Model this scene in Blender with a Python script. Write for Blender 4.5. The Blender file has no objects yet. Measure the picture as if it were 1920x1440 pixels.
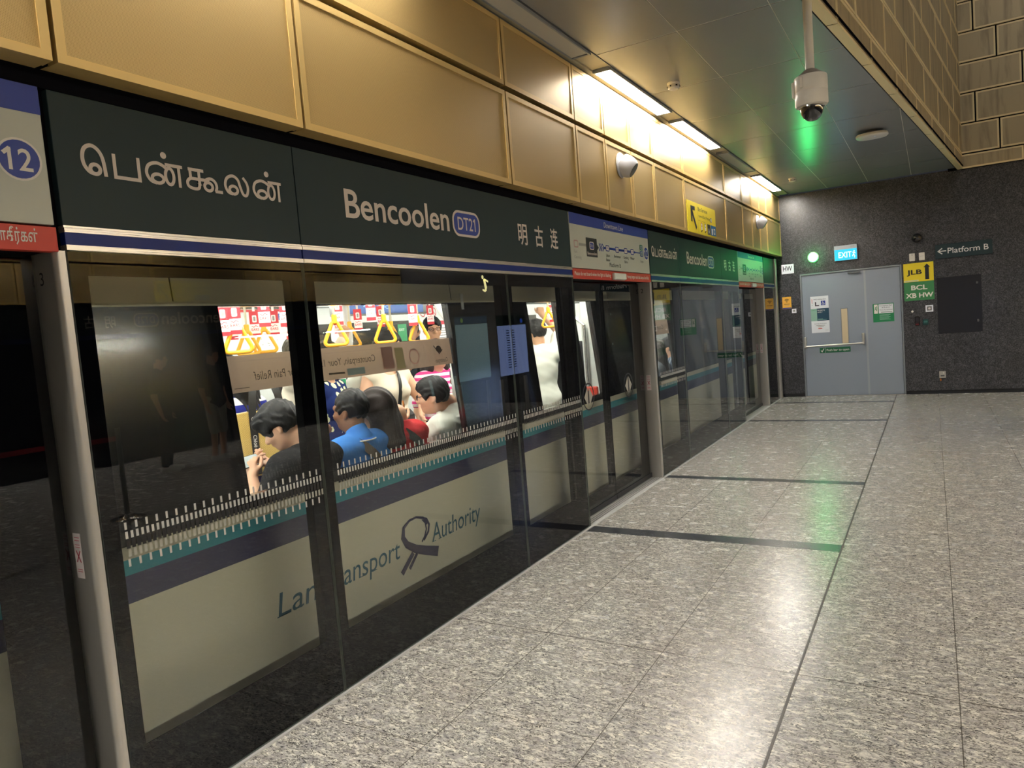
import bpy, math, random
import numpy as np
from mathutils import Vector, Matrix

random.seed(7)
SC = bpy.context.scene
COL = SC.collection

# ------------------------------------------------------------------ camera, world, exposure
H_CAM, X_CAM = 1.62, 2.414
YAW, PITCH, ROLL, FOCAL = 0.537861, 0.0746877, 0.0807298, 1333.3

def make_camera():
    f = Vector((-math.sin(YAW)*math.cos(PITCH), math.cos(YAW)*math.cos(PITCH), -math.sin(PITCH)))
    rt = Vector((math.cos(YAW), math.sin(YAW), 0)); dn = f.cross(rt)
    r2 = rt*math.cos(ROLL) + dn*math.sin(ROLL); d2 = dn*math.cos(ROLL) - rt*math.sin(ROLL)
    m = Matrix((r2, -d2, -f)).transposed().to_4x4(); m.translation = (X_CAM, 0, H_CAM)
    c = bpy.data.cameras.new('camera'); c.sensor_width = 36; c.lens = FOCAL/1920*36
    c.clip_start = .02; c.clip_end = 100
    o = bpy.data.objects.new('camera', c); o.matrix_world = m; COL.objects.link(o); SC.camera = o
make_camera()
W = bpy.data.worlds.new('world'); SC.world = W; W.use_nodes = True
W.node_tree.nodes['Background'].inputs[0].default_value = (.012, .012, .014, 1)
SC.view_settings.view_transform = 'Standard'; SC.view_settings.look = 'None'
SC.view_settings.gamma = 1; SC.view_settings.use_curve_mapping = False
SC.view_settings.exposure = 0.78
SC.cycles.max_bounces = 7; SC.cycles.diffuse_bounces = 3; SC.cycles.glossy_bounces = 5
SC.cycles.transmission_bounces = 4; SC.cycles.transparent_max_bounces = 14
SC.cycles.sample_clamp_indirect = 6; SC.cycles.caustics_reflective = False; SC.cycles.caustics_refractive = False
SC.cycles.use_denoising = True

# lamp strengths (watts per square metre style emission of each lit fixture)
S_TROUGH, S_OPP, S_FILL, S_TRAIN = 50.0, 130.0, 3.6, 20.0

# ------------------------------------------------------------------ helpers
MATS = {}
def lin(c):
    return tuple((v/12.92 if v <= .04045 else ((v+.055)/1.055)**2.4) for v in c)
def rgb(r, g, b): return lin((r/255, g/255, b/255))

def mat(name, col=(.5, .5, .5), rough=.5, metal=0.0, emit=None, es=0.0, spec=.5, coat=0.0):
    if name in MATS: return MATS[name]
    m = bpy.data.materials.new(name); m.use_nodes = True
    b = m.node_tree.nodes['Principled BSDF']
    b.inputs['Base Color'].default_value = (*col, 1); b.inputs['Roughness'].default_value = rough
    b.inputs['Metallic'].default_value = metal; b.inputs['Specular IOR Level'].default_value = spec
    b.inputs['Coat Weight'].default_value = coat; b.inputs['Coat Roughness'].default_value = .08
    if emit: b.inputs['Emission Color'].default_value = (*emit, 1); b.inputs['Emission Strength'].default_value = es
    MATS[name] = m
    return m

class N:
    """tiny node-graph writer"""
    def __init__(s, m): s.t = m.node_tree; s.n = s.t.nodes; s.b = s.n['Principled BSDF']
    def add(s, ty, **kw):
        x = s.n.new(ty)
        for k, v in kw.items():
            if k.startswith('i_'):
                k = k[2:]; x.inputs[int(k) if k.isdigit() else k.replace('_', ' ')].default_value = v
            else: setattr(x, k, v)
        return x
    def link(s, a, b): s.t.links.new(a, b)
    def math(s, op, a, b=None, c=None, clamp=False):
        x = s.n.new('ShaderNodeMath'); x.operation = op; x.use_clamp = clamp
        for i, v in enumerate((a, b, c)):
            if v is None: continue
            if isinstance(v, (int, float)): x.inputs[i].default_value = v
            else: s.link(v, x.inputs[i])
        return x.outputs[0]
    def mix(s, f, a, b):
        x = s.n.new('ShaderNodeMix'); x.data_type = 'RGBA'
        for i, v in ((0, f), (6, a), (7, b)):
            if isinstance(v, (int, float)): x.inputs[i].default_value = v
            elif isinstance(v, tuple): x.inputs[i].default_value = (*v[:3], 1)
            else: s.link(v, x.inputs[i])
        return x.outputs[2]
    def ramp(s, f, stops):
        x = s.n.new('ShaderNodeValToRGB'); e = x.color_ramp.elements
        while len(e) < len(stops): e.new(.5)
        for q, (p, c) in zip(e, stops): q.position = p; q.color = (*c, 1) if isinstance(c, tuple) else (c, c, c, 1)
        s.link(f, x.inputs[0]); return x.outputs[0]
    def pos(s, scale=(1, 1, 1), rot=(0, 0, 0)):
        g = s.n.new('ShaderNodeTexCoord'); m = s.n.new('ShaderNodeMapping')
        m.inputs['Scale'].default_value = scale; m.inputs['Rotation'].default_value = rot
        s.link(g.outputs['Object'], m.inputs[0]); return m.outputs[0]
    def noise(s, v, scale, detail=3, rough=.5, dist=0):
        x = s.add('ShaderNodeTexNoise', i_Scale=scale, i_Detail=detail, i_Roughness=rough, i_Distortion=dist)
        if v is not None: s.link(v, x.inputs['Vector'])
        return x.outputs[0]
    def bump(s, h, strength=.1, dist=.01):
        x = s.add('ShaderNodeBump', i_Strength=strength, i_Distance=dist); s.link(h, x.inputs['Height'])
        s.link(x.outputs[0], s.b.inputs['Normal'])

class MB:
    """collects faces with material slots, links ONE mesh object"""
    def __init__(s): s.v = []; s.f = []; s.m = []; s.mats = []
    def mi(s, m):
        if m not in s.mats: s.mats.append(m)
        return s.mats.index(m)
    def add(s, vs, fs, m):
        k = len(s.v); i = s.mi(m); s.v += [tuple(p) for p in vs]
        for f in fs: s.f.append([k+q for q in f]); s.m.append(i)
    def quad(s, a, b, c, d, m): s.add([a, b, c, d], [(0, 1, 2, 3)], m)
    def box(s, x0, x1, y0, y1, z0, z1, m, bev=0.0):
        if x0 > x1: x0, x1 = x1, x0
        if y0 > y1: y0, y1 = y1, y0
        if z0 > z1: z0, z1 = z1, z0
        if bev <= 0:
            v = [(x, y, z) for z in (z0, z1) for y in (y0, y1) for x in (x0, x1)]
            s.add(v, [(0, 2, 3, 1), (4, 5, 7, 6), (0, 1, 5, 4), (2, 6, 7, 3), (0, 4, 6, 2), (1, 3, 7, 5)], m); return
        b = min(bev, (x1-x0)/2.01, (y1-y0)/2.01, (z1-z0)/2.01)
        lo, hi = (x0, y0, z0), (x1, y1, z1); vs = []; idx = {}
        for sx in (0, 1):
            for sy in (0, 1):
                for sz in (0, 1):
                    c = [(lo, hi)[t][a] for a, t in enumerate((sx, sy, sz))]
                    i = [c[a] + (b if t == 0 else -b) for a, t in enumerate((sx, sy, sz))]
                    for a in range(3):
                        p = list(i); p[a] = c[a]; idx[sx, sy, sz, a] = len(vs); vs.append(tuple(p))
        fs = []
        for a in range(3):
            u, w = [q for q in range(3) if q != a]
            for t in (0, 1):
                def key(tu, tw):
                    k = [0, 0, 0]; k[a] = t; k[u] = tu; k[w] = tw; return tuple(k)
                q = [idx[(*key(0, 0), a)], idx[(*key(1, 0), a)], idx[(*key(1, 1), a)], idx[(*key(0, 1), a)]]
                fl = (t == 1) ^ (a == 1); fs.append(q if fl else q[::-1])
        for a in range(3):
            u, w = [q for q in range(3) if q != a]
            for tu in (0, 1):
                for tw in (0, 1):
                    k0 = [0, 0, 0]; k0[u] = tu; k0[w] = tw; k1 = list(k0); k1[a] = 1
                    fs.append([idx[(*k0, u)], idx[(*k1, u)], idx[(*k1, w)], idx[(*k0, w)]])
        for k in [(x, y, z) for x in (0, 1) for y in (0, 1) for z in (0, 1)]:
            fs.append([idx[(*k, 0)], idx[(*k, 1)], idx[(*k, 2)]])
        s.add(vs, fs, m); s.fix = True
    def tube(s, pts, r, m, n=10, cap=True):
        pts = [Vector(p) for p in pts]; R = r if isinstance(r, (list, tuple)) else [r]*len(pts)
        vs = []; prev = None
        for i, p in enumerate(pts):
            d = (pts[min(i+1, len(pts)-1)] - pts[max(i-1, 0)]).normalized()
            if prev is None:
                a = d.cross(Vector((0, 0, 1)) if abs(d.z) < .9 else Vector((1, 0, 0))).normalized()
            else: a = (prev - d*prev.dot(d)).normalized()
            prev = a; b = d.cross(a)
            for k in range(n):
                t = 2*math.pi*k/n; vs.append(p + (a*math.cos(t) + b*math.sin(t))*R[i])
        fs = []
        for i in range(len(pts)-1):
            for k in range(n): fs.append((i*n+k, i*n+(k+1) % n, (i+1)*n+(k+1) % n, (i+1)*n+k))
        if cap: fs.append(tuple(range(n))[::-1]); fs.append(tuple((len(pts)-1)*n+k for k in range(n)))
        s.add(vs, fs, m)
    def lathe(s, prof, m, origin=(0, 0, 0), axis=(0, 0, 1), n=28):
        ax = Vector(axis).normalized(); a = ax.cross(Vector((0, 1, 0)) if abs(ax.y) < .9 else Vector((1, 0, 0))).normalized(); b = ax.cross(a)
        o = Vector(origin); vs = []
        for r, h in prof:
            for k in range(n):
                t = 2*math.pi*k/n; vs.append(o + ax*h + (a*math.cos(t)+b*math.sin(t))*r)
        fs = []
        for i in range(len(prof)-1):
            for k in range(n): fs.append((i*n+k, i*n+(k+1) % n, (i+1)*n+(k+1) % n, (i+1)*n+k))
        fs.append(tuple(range(n))[::-1]); fs.append(tuple((len(prof)-1)*n+k for k in range(n)))
        s.add(vs, fs, m)
    def prism(s, poly, axis, lo, hi, m):
        """extrude a 2-D polygon along axis 'x','y' or 'z' (polygon in the remaining axes, in order)"""
        n = len(poly)
        def P(u, w, t): return {'x': (t, u, w), 'y': (u, t, w), 'z': (u, w, t)}[axis]
        vs = [P(u, w, lo) for u, w in poly] + [P(u, w, hi) for u, w in poly]
        fs = [tuple(range(n))[::-1], tuple(range(n, 2*n))] + [(i, (i+1) % n, n+(i+1) % n, n+i) for i in range(n)]
        s.add(vs, fs, m)
    def build(s, name, parent=None, smooth=False, loc=None):
        me = bpy.data.meshes.new(name)
        v = s.v
        if loc is not None: v = [(p[0]-loc[0], p[1]-loc[1], p[2]-loc[2]) for p in v]
        me.from_pydata(v, [], s.f)
        for m in s.mats: me.materials.append(m)
        if s.m: me.polygons.foreach_set('material_index', s.m)
        if getattr(s, 'fix', False) or smooth or True:
            import bmesh
            bm = bmesh.new(); bm.from_mesh(me)
            if smooth or getattr(s, 'fix', False): bmesh.ops.recalc_face_normals(bm, faces=bm.faces)
            if smooth:
                for f in bm.faces: f.smooth = True
                for e in bm.edges:
                    if len(e.link_faces) == 2 and e.calc_face_angle(0) > math.radians(38): e.smooth = False
            bm.to_mesh(me); bm.free()
        o = bpy.data.objects.new(name, me); COL.objects.link(o)
        if loc is not None: o.location = loc
        if parent is not None:
            o.parent = parent
            if loc is None: o.location = -Vector(parent.location) if parent.parent is None else (0, 0, 0)
            if loc is not None: o.location = Vector(loc) - Vector(parent.location)
        return o

def tag(o, label=None, cat=None, group=None, kind=None):
    if label: o['label'] = label
    if cat: o['category'] = cat
    if group: o['group'] = group
    if kind: o['kind'] = kind
    return o
def thing(name, label, cat, loc=(0, 0, 0), group=None, rz=0):
    o = bpy.data.objects.new(name, None); o.empty_display_size = .05; o.location = loc; o.rotation_euler = (0, 0, rz)
    COL.objects.link(o); return tag(o, label, cat, group)
def struct(mb, name, parent=None, **k):
    o = mb.build(name, parent, **k)
    if parent is None: o['kind'] = 'structure'
    return o
def copy_tree(o, parent=None):
    c = o.copy(); COL.objects.link(c)
    if parent is not None: c.parent = parent
    for ch in [x for x in bpy.data.objects if x.parent == o]: copy_tree(ch, c)
    return c

# ------------------------------------------------------------------ flat graphics (printing, lettering)
_TX = {}
def text_mesh(body, bold=0.0, shear=0.0):
    k = (body, bold, shear)
    if k not in _TX:
        c = bpy.data.curves.new('t', 'FONT'); c.body = body; c.size = 1; c.offset = bold; c.shear = shear; c.resolution_u = 4
        c.fill_mode = 'FRONT'
        o = bpy.data.objects.new('t', c)
        me = o.to_mesh(); v = np.array([p.co[:2] for p in me.vertices]) if len(me.vertices) else np.zeros((0, 2))
        f = [tuple(p.vertices) for p in me.polygons]; o.to_mesh_clear()
        bpy.data.objects.remove(o); bpy.data.curves.remove(c)
        _TX[k] = (v, f)
    return _TX[k]

class G:
    """graphics on a plane: origin O, in-plane axes U (right as read), V (up); layers lift along N"""
    def __init__(s, O, U, V, lift=.0012, step=.0006):
        s.O = Vector(O); s.U = Vector(U).normalized(); s.V = Vector(V).normalized(); s.Nn = s.U.cross(s.V); s.mb = MB(); s.l = lift; s.st = step
    def P(s, u, v, L): return s.O + s.U*u + s.V*v + s.Nn*(s.l + s.st*L)
    def poly(s, pts, m, L=0): s.mb.add([s.P(u, v, L) for u, v in pts], [tuple(range(len(pts)))], m)
    def rect(s, u0, v0, u1, v1, m, L=0): s.poly([(u0, v0), (u1, v0), (u1, v1), (u0, v1)], m, L)
    def disc(s, u, v, r, m, L=0, n=28, ry=None):
        ry = ry or r; s.poly([(u+r*math.cos(2*math.pi*k/n), v+ry*math.sin(2*math.pi*k/n)) for k in range(n)], m, L)
    def rrect(s, u0, v0, u1, v1, r, m, L=0):
        p = []
        for cx, cy, a in ((u1-r, v1-r, 0), (u0+r, v1-r, 90), (u0+r, v0+r, 180), (u1-r, v0+r, 270)):
            for k in range(7): t = math.radians(a+15*k); p.append((cx+r*math.cos(t), cy+r*math.sin(t)))
        s.poly(p, m, L)
    def line(s, pts, w, m, L=0, closed=False):
        """thick polyline; w may be a list"""
        p = [Vector(q) for q in pts]; n = len(p); Wd = w if isinstance(w, (list, tuple)) else [w]*n; a = []; b = []
        for i in range(n):
            d0 = (p[i]-p[i-1]) if (i or closed) else (p[1]-p[0]); d1 = (p[(i+1) % n]-p[i]) if (i < n-1 or closed) else d0
            d0 = d0.normalized(); d1 = d1.normalized(); t = (d0+d1); t = t.normalized() if t.length > 1e-6 else d0
            nn = Vector((-t.y, t.x)); k = 1/max(.5, nn.dot(Vector((-d0.y, d0.x))))
            a.append(p[i]+nn*Wd[i]/2*k); b.append(p[i]-nn*Wd[i]/2*k)
        vs = [s.P(q.x, q.y, L) for q in a]+[s.P(q.x, q.y, L) for q in b]
        s.mb.add(vs, [(n+i, n+(i+1) % n, (i+1) % n, i) for i in range(n if closed else n-1)], m)
    def ring(s, u, v, r, w, m, L=0, ry=None, n=32):
        ry = ry or r; s.line([(u+r*math.cos(2*math.pi*k/n), v+ry*math.sin(2*math.pi*k/n)) for k in range(n)], w, m, L, closed=True)
    def text(s, body, u, v, h, m, L=1, width=None, align='L', bold=0.0, shear=0.0, ref='B'):
        """h = height of a capital (or of the reference glyph); width fits the string"""
        V, F = text_mesh(body, bold, shear)
        if not len(V): return
        R, _ = text_mesh(ref, bold); sc = h/(R[:, 1].max()-R[:, 1].min()); x0, x1 = V[:, 0].min(), V[:, 0].max()
        sx = (width/(x1-x0)) if width else sc
        off = {'L': 0, 'C': -(x1-x0)*sx/2, 'R': -(x1-x0)*sx}[align]; yb = R[:, 1].min()
        s.mb.add([s.P(u+off+(q[0]-x0)*sx, v+(q[1]-yb)*sc, L) for q in V], F, m)
    def build(s, name, parent): return s.mb.build(name, parent)
# ------------------------------------------------------------------ figures: one continuous surface from blended volumes
class SDF:
    def __init__(s): s.p = []
    # every primitive: (kind, params, blend k, op)
    def cap(s, a, b, ra, rb, k=.02, flat=None): s.p.append(('c', np.array(a, float), np.array(b, float), ra, rb, k, flat)); return s
    def ell(s, c, r, k=.02, R=None): s.p.append(('e', np.array(c, float), np.array(r, float), None if R is None else np.array(R), 0, k, None)); return s
    def cut(s, c, r, k=.01, R=None): s.p.append(('-', np.array(c, float), np.array(r, float), None if R is None else np.array(R), 0, k, None)); return s
    def half(s, c, n, k=.006): s.p.append(('h', np.array(c, float), np.array(n, float)/np.linalg.norm(n), None, 0, k, None)); return s
    def bounds(s):
        lo = np.full(3, 1e9); hi = -lo
        for q in s.p:
            if q[0] == 'c':
                r = max(q[3], q[4]); lo = np.minimum(lo, np.minimum(q[1], q[2])-r); hi = np.maximum(hi, np.maximum(q[1], q[2])+r)
            elif q[0] == 'e':
                r = q[2] if q[3] is None else np.full(3, q[2].max()); lo = np.minimum(lo, q[1]-r); hi = np.maximum(hi, q[1]+r)
        return lo-.03, hi+.03
    def mesh(s, h, disp=None):
        lo, hi = s.bounds(); n = np.ceil((hi-lo)/h).astype(int)+1
        F = np.full(n, 1.0, np.float32)
        ax = [lo[i]+h*np.arange(n[i]) for i in range(3)]
        for q in s.p:
            ty, k = q[0], q[5]
            if ty == 'c': r = max(q[3], q[4]); a = np.minimum(q[1], q[2])-r; b = np.maximum(q[1], q[2])+r
            elif ty in 'e-': r = q[2] if q[3] is None else np.full(3, q[2].max()); a = q[1]-r; b = q[1]+r
            else: a, b = lo, hi
            m = 3*k+3*h+.02
            i0 = np.clip(((a-m-lo)/h).astype(int), 0, n); i1 = np.clip(((b+m-lo)/h).astype(int)+2, 0, n)
            if (i1 <= i0).any(): continue
            sl = tuple(slice(i0[i], i1[i]) for i in range(3))
            X, Y, Z = np.meshgrid(*[ax[i][sl[i]] for i in range(3)], indexing='ij', sparse=True)
            if ty == 'c':
                A, B = q[1], q[2]; d = B-A; L2 = max(d@d, 1e-9)
                px, py, pz = X-A[0], Y-A[1], Z-A[2]
                t = np.clip((px*d[0]+py*d[1]+pz*d[2])/L2, 0, 1)
                ex, ey, ez = px-t*d[0], py-t*d[1], pz-t*d[2]
                if q[6] is not None:
                    w, ratio = np.array(q[6][0], float), q[6][1]; g = ex*w[0]+ey*w[1]+ez*w[2]
                    f = ratio-1; ex, ey, ez = ex+f*g*w[0], ey+f*g*w[1], ez+f*g*w[2]
                D = np.sqrt(ex*ex+ey*ey+ez*ez)-(q[3]+t*(q[4]-q[3]))
            elif ty in 'e-':
                x, y, z = X-q[1][0], Y-q[1][1], Z-q[1][2]
                if q[3] is not None:
                    R = q[3]; x, y, z = R[0, 0]*x+R[1, 0]*y+R[2, 0]*z, R[0, 1]*x+R[1, 1]*y+R[2, 1]*z, R[0, 2]*x+R[1, 2]*y+R[2, 2]*z
                r = q[2]; k0 = np.sqrt((x/r[0])**2+(y/r[1])**2+(z/r[2])**2); k1 = np.sqrt((x/r[0]**2)**2+(y/r[1]**2)**2+(z/r[2]**2)**2)+1e-9
                D = k0*(k0-1)/k1
            else: D = (X-q[1][0])*q[2][0]+(Y-q[1][1])*q[2][1]+(Z-q[1][2])*q[2][2]
            f = F[sl]
            if ty in 'ce':
                hh = np.maximum(k-np.abs(f-D), 0)/k; F[sl] = np.minimum(f, D)-hh*hh*k*.25
            else:
                D = -D; hh = np.maximum(k-np.abs(f-D), 0)/k; F[sl] = np.maximum(f, D)+hh*hh*k*.25
        if disp is not None:
            X, Y, Z = np.meshgrid(*ax, indexing='ij', sparse=True); F = F+disp(X, Y, Z)
        for sl in ((0,), (-1,)):
            F[sl[0], :, :] = 1; F[:, sl[0], :] = 1; F[:, :, sl[0]] = 1
        # surface nets
        S = F < 0; c = [n[i]-1 for i in range(3)]
        cnt = np.zeros(c, np.int8); 
        for dx in (0, 1):
            for dy in (0, 1):
                for dz in (0, 1): cnt += S[dx:dx+c[0], dy:dy+c[1], dz:dz+c[2]]
        act = (cnt > 0) & (cnt < 8); idx = np.full(c, -1, np.int64); I = np.argwhere(act); idx[act] = np.arange(len(I))
        P = np.zeros((len(I), 3)); Wt = np.zeros(len(I))
        cs = [(dx, dy, dz) for dx in (0, 1) for dy in (0, 1) for dz in (0, 1)]
        for a in cs:
            for b in cs:
                if sum(b)-sum(a) == 1 and all(b[i] >= a[i] for i in range(3)):
                    fa = F[I[:, 0]+a[0], I[:, 1]+a[1], I[:, 2]+a[2]]; fb = F[I[:, 0]+b[0], I[:, 1]+b[1], I[:, 2]+b[2]]
                    m = (fa < 0) != (fb < 0); t = np.where(m, fa/np.where(m, fa-fb, 1), 0)
                    P += m[:, None]*(np.array(a)+t[:, None]*(np.array(b)-np.array(a))); Wt += m
        P = (I+P/Wt[:, None])*h+lo
        fs = []
        for a in range(3):
            u, w = (a+1) % 3, (a+2) % 3
            s0 = [slice(None)]*3; s1 = [slice(None)]*3; s0[a] = slice(0, -1); s1[a] = slice(1, None)
            E = S[tuple(s0)] != S[tuple(s1)]; Q = np.argwhere(E); Q = Q[(Q[:, u] > 0) & (Q[:, w] > 0) & (Q[:, u] < c[u]) & (Q[:, w] < c[w])]
            inn = S[Q[:, 0], Q[:, 1], Q[:, 2]]
            def at(du, dw): z = Q.copy(); z[:, u] += du; z[:, w] += dw; return idx[z[:, 0], z[:, 1], z[:, 2]]
            q = np.stack([at(-1, -1), at(0, -1), at(0, 0), at(-1, 0)], 1); q[~inn] = q[~inn][:, ::-1]; fs.append(q)
        return P, np.concatenate(fs)

def np_obj(name, P, Fc, m, parent):
    me = bpy.data.meshes.new(name); me.from_pydata(P.tolist(), [], Fc.tolist()); me.materials.append(m)
    me.polygons.foreach_set('use_smooth', [True]*len(Fc))
    o = bpy.data.objects.new(name, me); COL.objects.link(o); o.parent = parent; return o

def rot3(yaw=0, pitch=0, roll=0):
    """columns = local axes (x right, y front, z up); yaw + turns left, pitch + looks up, roll + tilts to the right"""
    cy, sy, cp, sp, cr, sr = math.cos(yaw), math.sin(yaw), math.cos(pitch), math.sin(pitch), math.cos(roll), math.sin(roll)
    return np.array([[cy, -sy, 0], [sy, cy, 0], [0, 0, 1]]) @ np.array([[1, 0, 0], [0, cp, -sp], [0, sp, cp]]) @ np.array([[cr, 0, sr], [0, 1, 0], [-sr, 0, cr]])

def cloth_mat(name, col, rough=.85, fn=None):
    m = mat(name, col, rough, spec=.2)
    return m
SKINS = {}
def skin(name, col):
    m = mat(name, col, .48, spec=.4); m.node_tree.nodes['Principled BSDF'].inputs['Subsurface Weight'].default_value = .08
    m.node_tree.nodes['Principled BSDF'].inputs['Subsurface Radius'].default_value = (.01, .004, .002)
    return m
def hair_mat(name, col):
    if name in MATS: return MATS[name]
    m = mat(name, col, .52, spec=.3); n = N(m); z = n.noise(n.pos((60, 60, 9)), 6, 3)
    n.link(n.mix(n.math('MULTIPLY', z, 1.0), tuple(c*.45 for c in col), tuple(min(1, c*2.2) for c in col)), n.b.inputs['Base Color'])
    n.bump(z, .5, .006); return m

def hand(S, wrist, d, palm_n, side, curl=.5, k=.004):
    """palm and five fingers. d = forearm direction, palm_n = direction the palm faces, side = +1 thumb on d x palm_n side"""
    d = np.array(d, float)/np.linalg.norm(d); pn = np.array(palm_n, float); pn -= d*(pn@d); pn /= np.linalg.norm(pn)
    w = np.cross(d, pn)*side; o = np.array(wrist, float)
    S.cap(o, o+d*.02, .025, .027, .012, (pn, 1.35))
    for j, (off, L) in enumerate(((.027, .072), (.009, .08), (-.009, .075), (-.026, .058))):
        base = o+d*(.078-abs(off-.009)*.18)+w*off
        S.cap(o+w*off*.75+d*.01, base, .014, .0115, .008)
        a = curl*(.85+.1*j); p = base; dd = d
        for seg, ln in enumerate((.46, .30, .24)):
            t = a*(1, 1.15, .8)[seg]; ca, sa = math.cos(t), math.sin(t); n_ = np.cross(w, dd) if side < 0 else -np.cross(w, dd)
            n_ = n_ if n_@pn >= -.3 else n_; f = dd*ca+ (pn - dd*(pn@dd))/max(1e-6, np.linalg.norm(pn-dd*(pn@dd)))*sa if seg == 0 else dd*ca+cur_n*sa
            f /= np.linalg.norm(f); q = p+f*L*ln; S.cap(p, q, .0100-.0011*seg, .0092-.0011*seg, .003)
            cur_n = pn*0+np.cross(np.cross(dd if seg == 0 else dd, f), f) if False else (pn*ca-d*sa if seg == 0 else cur_n*ca-dd*sa)
            p, dd = q, f
    b = o+d*.022+w*.022; t1 = b+(d*.6+w*.62+pn*.35)*.042; t2 = t1+(d*.85+w*.1+pn*.35)*.032; t3 = t2+(d*.9-w*.1+pn*.25)*.024
    S.cap(o+d*.012+w*.008, b, .017, .015, .01); S.cap(b, t1, .0145, .0115, .005); S.cap(t1, t2, .0112, .010, .003); S.cap(t2, t3, .010, .0085, .003)

def figure(name, label, loc, face, sk, top=None, hair=None, pose='stand', hair_kind='short', head=(0, 0, 0), head_off=(0, 0, 0), arms=(None, None), hands=(None, None),
           lean=0.0, sleeve='short', low=None, res=.009, build=1.0, height=1.7, group=None, neck='crew', eyes=False, shoes=None, hair_end=(0, 0), hair_w=1.0, skirt=None, long_low=True, female=False):
    """x right, y front, z up, origin under the body on what carries it. arms: (elbow, wrist) in local metres for (left, right)"""
    root = thing(name, label, 'person', loc, group, rz=face-math.pi/2)
    s = height/1.7; fb = .9 if female else 1.0
    sit = pose == 'sit'
    hz = .45*1.0+.10 if sit else .93*s                       # hip joint height
    sh_y = -.02; L = math.tan(lean)
    def T(x, y, z): return np.array([x*build*fb, y+L*(z-hz), z])     # trunk point with lean
    zs = hz+.46*s; hip = T(0, 0, hz)
    shL, shR = T(-.17, -.01, zs), T(.17, -.01, zs)
    nb = T(0, -.015, zs+.045); nt = nb+np.array([0, .03+L*.11, .10*s])
    HR = rot3(*head); hc = nt+HR@np.array([0, .02, .085])+np.array(head_off, float)
    def defarm(sd):
        sh = shL if sd < 0 else shR
        if sit: return (sh+np.array([.03*sd, .03, -.28]), sh+np.array([-.02*sd, .24, -.36]))
        return (sh+np.array([.055*sd, -.02, -.29*s]), sh+np.array([.06*sd, .05, -.53*s]))
    AR = [tuple(np.array(q, float) for q in arms[i]) if arms[i] is not None else defarm((-1, 1)[i]) for i in (0, 1)]
    def trunk(S, g=0.0, k=.05, upto='full'):
        S.ell(T(0, 0, hz+.02), (.165*build*fb+g, .125*build+g, .13+g), k)
        S.ell(T(0, .005, hz+.18*s), (.142*build*fb+g, .112*build+g, .17+g), k)
        S.ell(T(0, 0, hz+.33*s), (.165*build*fb+g, .118*build+g, .17+g), k)
        S.cap(shL*.8+T(0, -.01, zs)*.2, shR*.8+T(0, -.01, zs)*.2, .068+g, .068+g, k)
        S.cap(T(-.10, -.02, zs+.02), T(.10, -.02, zs+.02), .05+g, .05+g, k)
        if female: S.ell(T(-.07, .085, hz+.34*s), (.065+g, .06+g, .065+g), .04); S.ell(T(.07, .085, hz+.34*s), (.065+g, .06+g, .065+g), .04)
    def upper(S, i, g=0.0, part=1.0):
        sh = (shL, shR)[i]; e = sh+(AR[i][0]-sh)*part
        S.cap(sh, e, .056*build+g, .056*build+(.042-.056)*part+g, .03)
    def legs(S, g=0.0, foot=True, part=1.0):
        for sd in (-1, 1):
            h0 = T(.088*sd, 0, hz)
            if sit: kn = np.array([.11*sd, .44, .50]); an = np.array([.10*sd, .46, .075])
            else: kn = np.array([.095*sd, .02, .50*s]); an = np.array([.095*sd, -.02, .085*s])
            S.cap(h0, kn, .088*build+g, .058+g, .03)
            an2 = kn+(an-kn)*part
            S.cap(kn, an2, .056+g, .056+(.038-.056)*part+g, .02)
            if foot: S.cap(an, an+np.array([0, -.03, -.04]), .036, .034, .02); S.cap(an+np.array([0, 0, -.045]), an+np.array([.02*sd, .16, -.06]), .036, .025, .02)
    # body ------------------------------------------------
    S = SDF(); trunk(S)
    S.cap(nb-np.array([0, 0, .05]), nt, .060, .055, .03); S.cap(nt, hc-HR@np.array([0, .01, .05]), .055, .055, .03)
    hd = lambda x, y, z: hc+HR@np.array([x, y, z])
    S.ell(hd(0, -.012, .022), (.077, .097, .100), .02, HR)
    S.ell(hd(0, .022, -.045), (.060, .070, .075), .03, HR)
    S.ell(hd(0, .055, -.088), (.030, .028, .024), .025, HR)           # chin
    S.cap(hd(0, .082, .012), hd(0, .104, -.022), .010, .016, .012)     # nose
    S.cap(hd(-.012, .095, -.028), hd(.012, .095, -.028), .010, .010, .006)
    S.cap(hd(-.045, .072, .022), hd(.045, .072, .022), .016, .016, .02) # brow
    S.cap(hd(-.022, .083, -.058), hd(.022, .083, -.058), .009, .009, .008)   # lips
    for sd in (-1, 1):
        S.cut(hd(.033*sd, .098, .004), (.020, .016, .012), .012, HR)
        S.ell(hd(.046*sd, .066, -.03), (.022, .020, .022), .025, HR)   # cheek
        ER = HR@rot3(.35*sd, -.15, 0)
        S.ell(hd(.077*sd, -.014, -.008), (.010, .019, .032), .006, ER); S.cut(hd(.087*sd, -.008, -.006), (.006, .010, .018), .004, ER)
        S.ell(hd(.073*sd, -.006, -.034), (.009, .011, .012), .006, HR)
    for i in (0, 1):
        upper(S, i); e, w = AR[i]; S.cap(e, w, .042*build*fb, .027*fb, .02)
        hk = hands[i] or {}
        hand(S, w, hk.get('d', w-e), hk.get('n', (0, 1, -.2) if not sit else (0, 0, -1)), hk.get('side', (-1, 1)[i]), hk.get('curl', .35))
    legs(S)
    body = np_obj('body', *S.mesh(res), sk, root)
    wr = lambda a: (lambda X, Y, Z: a*(np.sin(31*Z+17*X+3*np.sin(19*Y))*np.sin(23*X-14*Z+2)+.5*np.sin(67*Z+40*X)*np.sin(45*Y+20*Z)))
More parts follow.
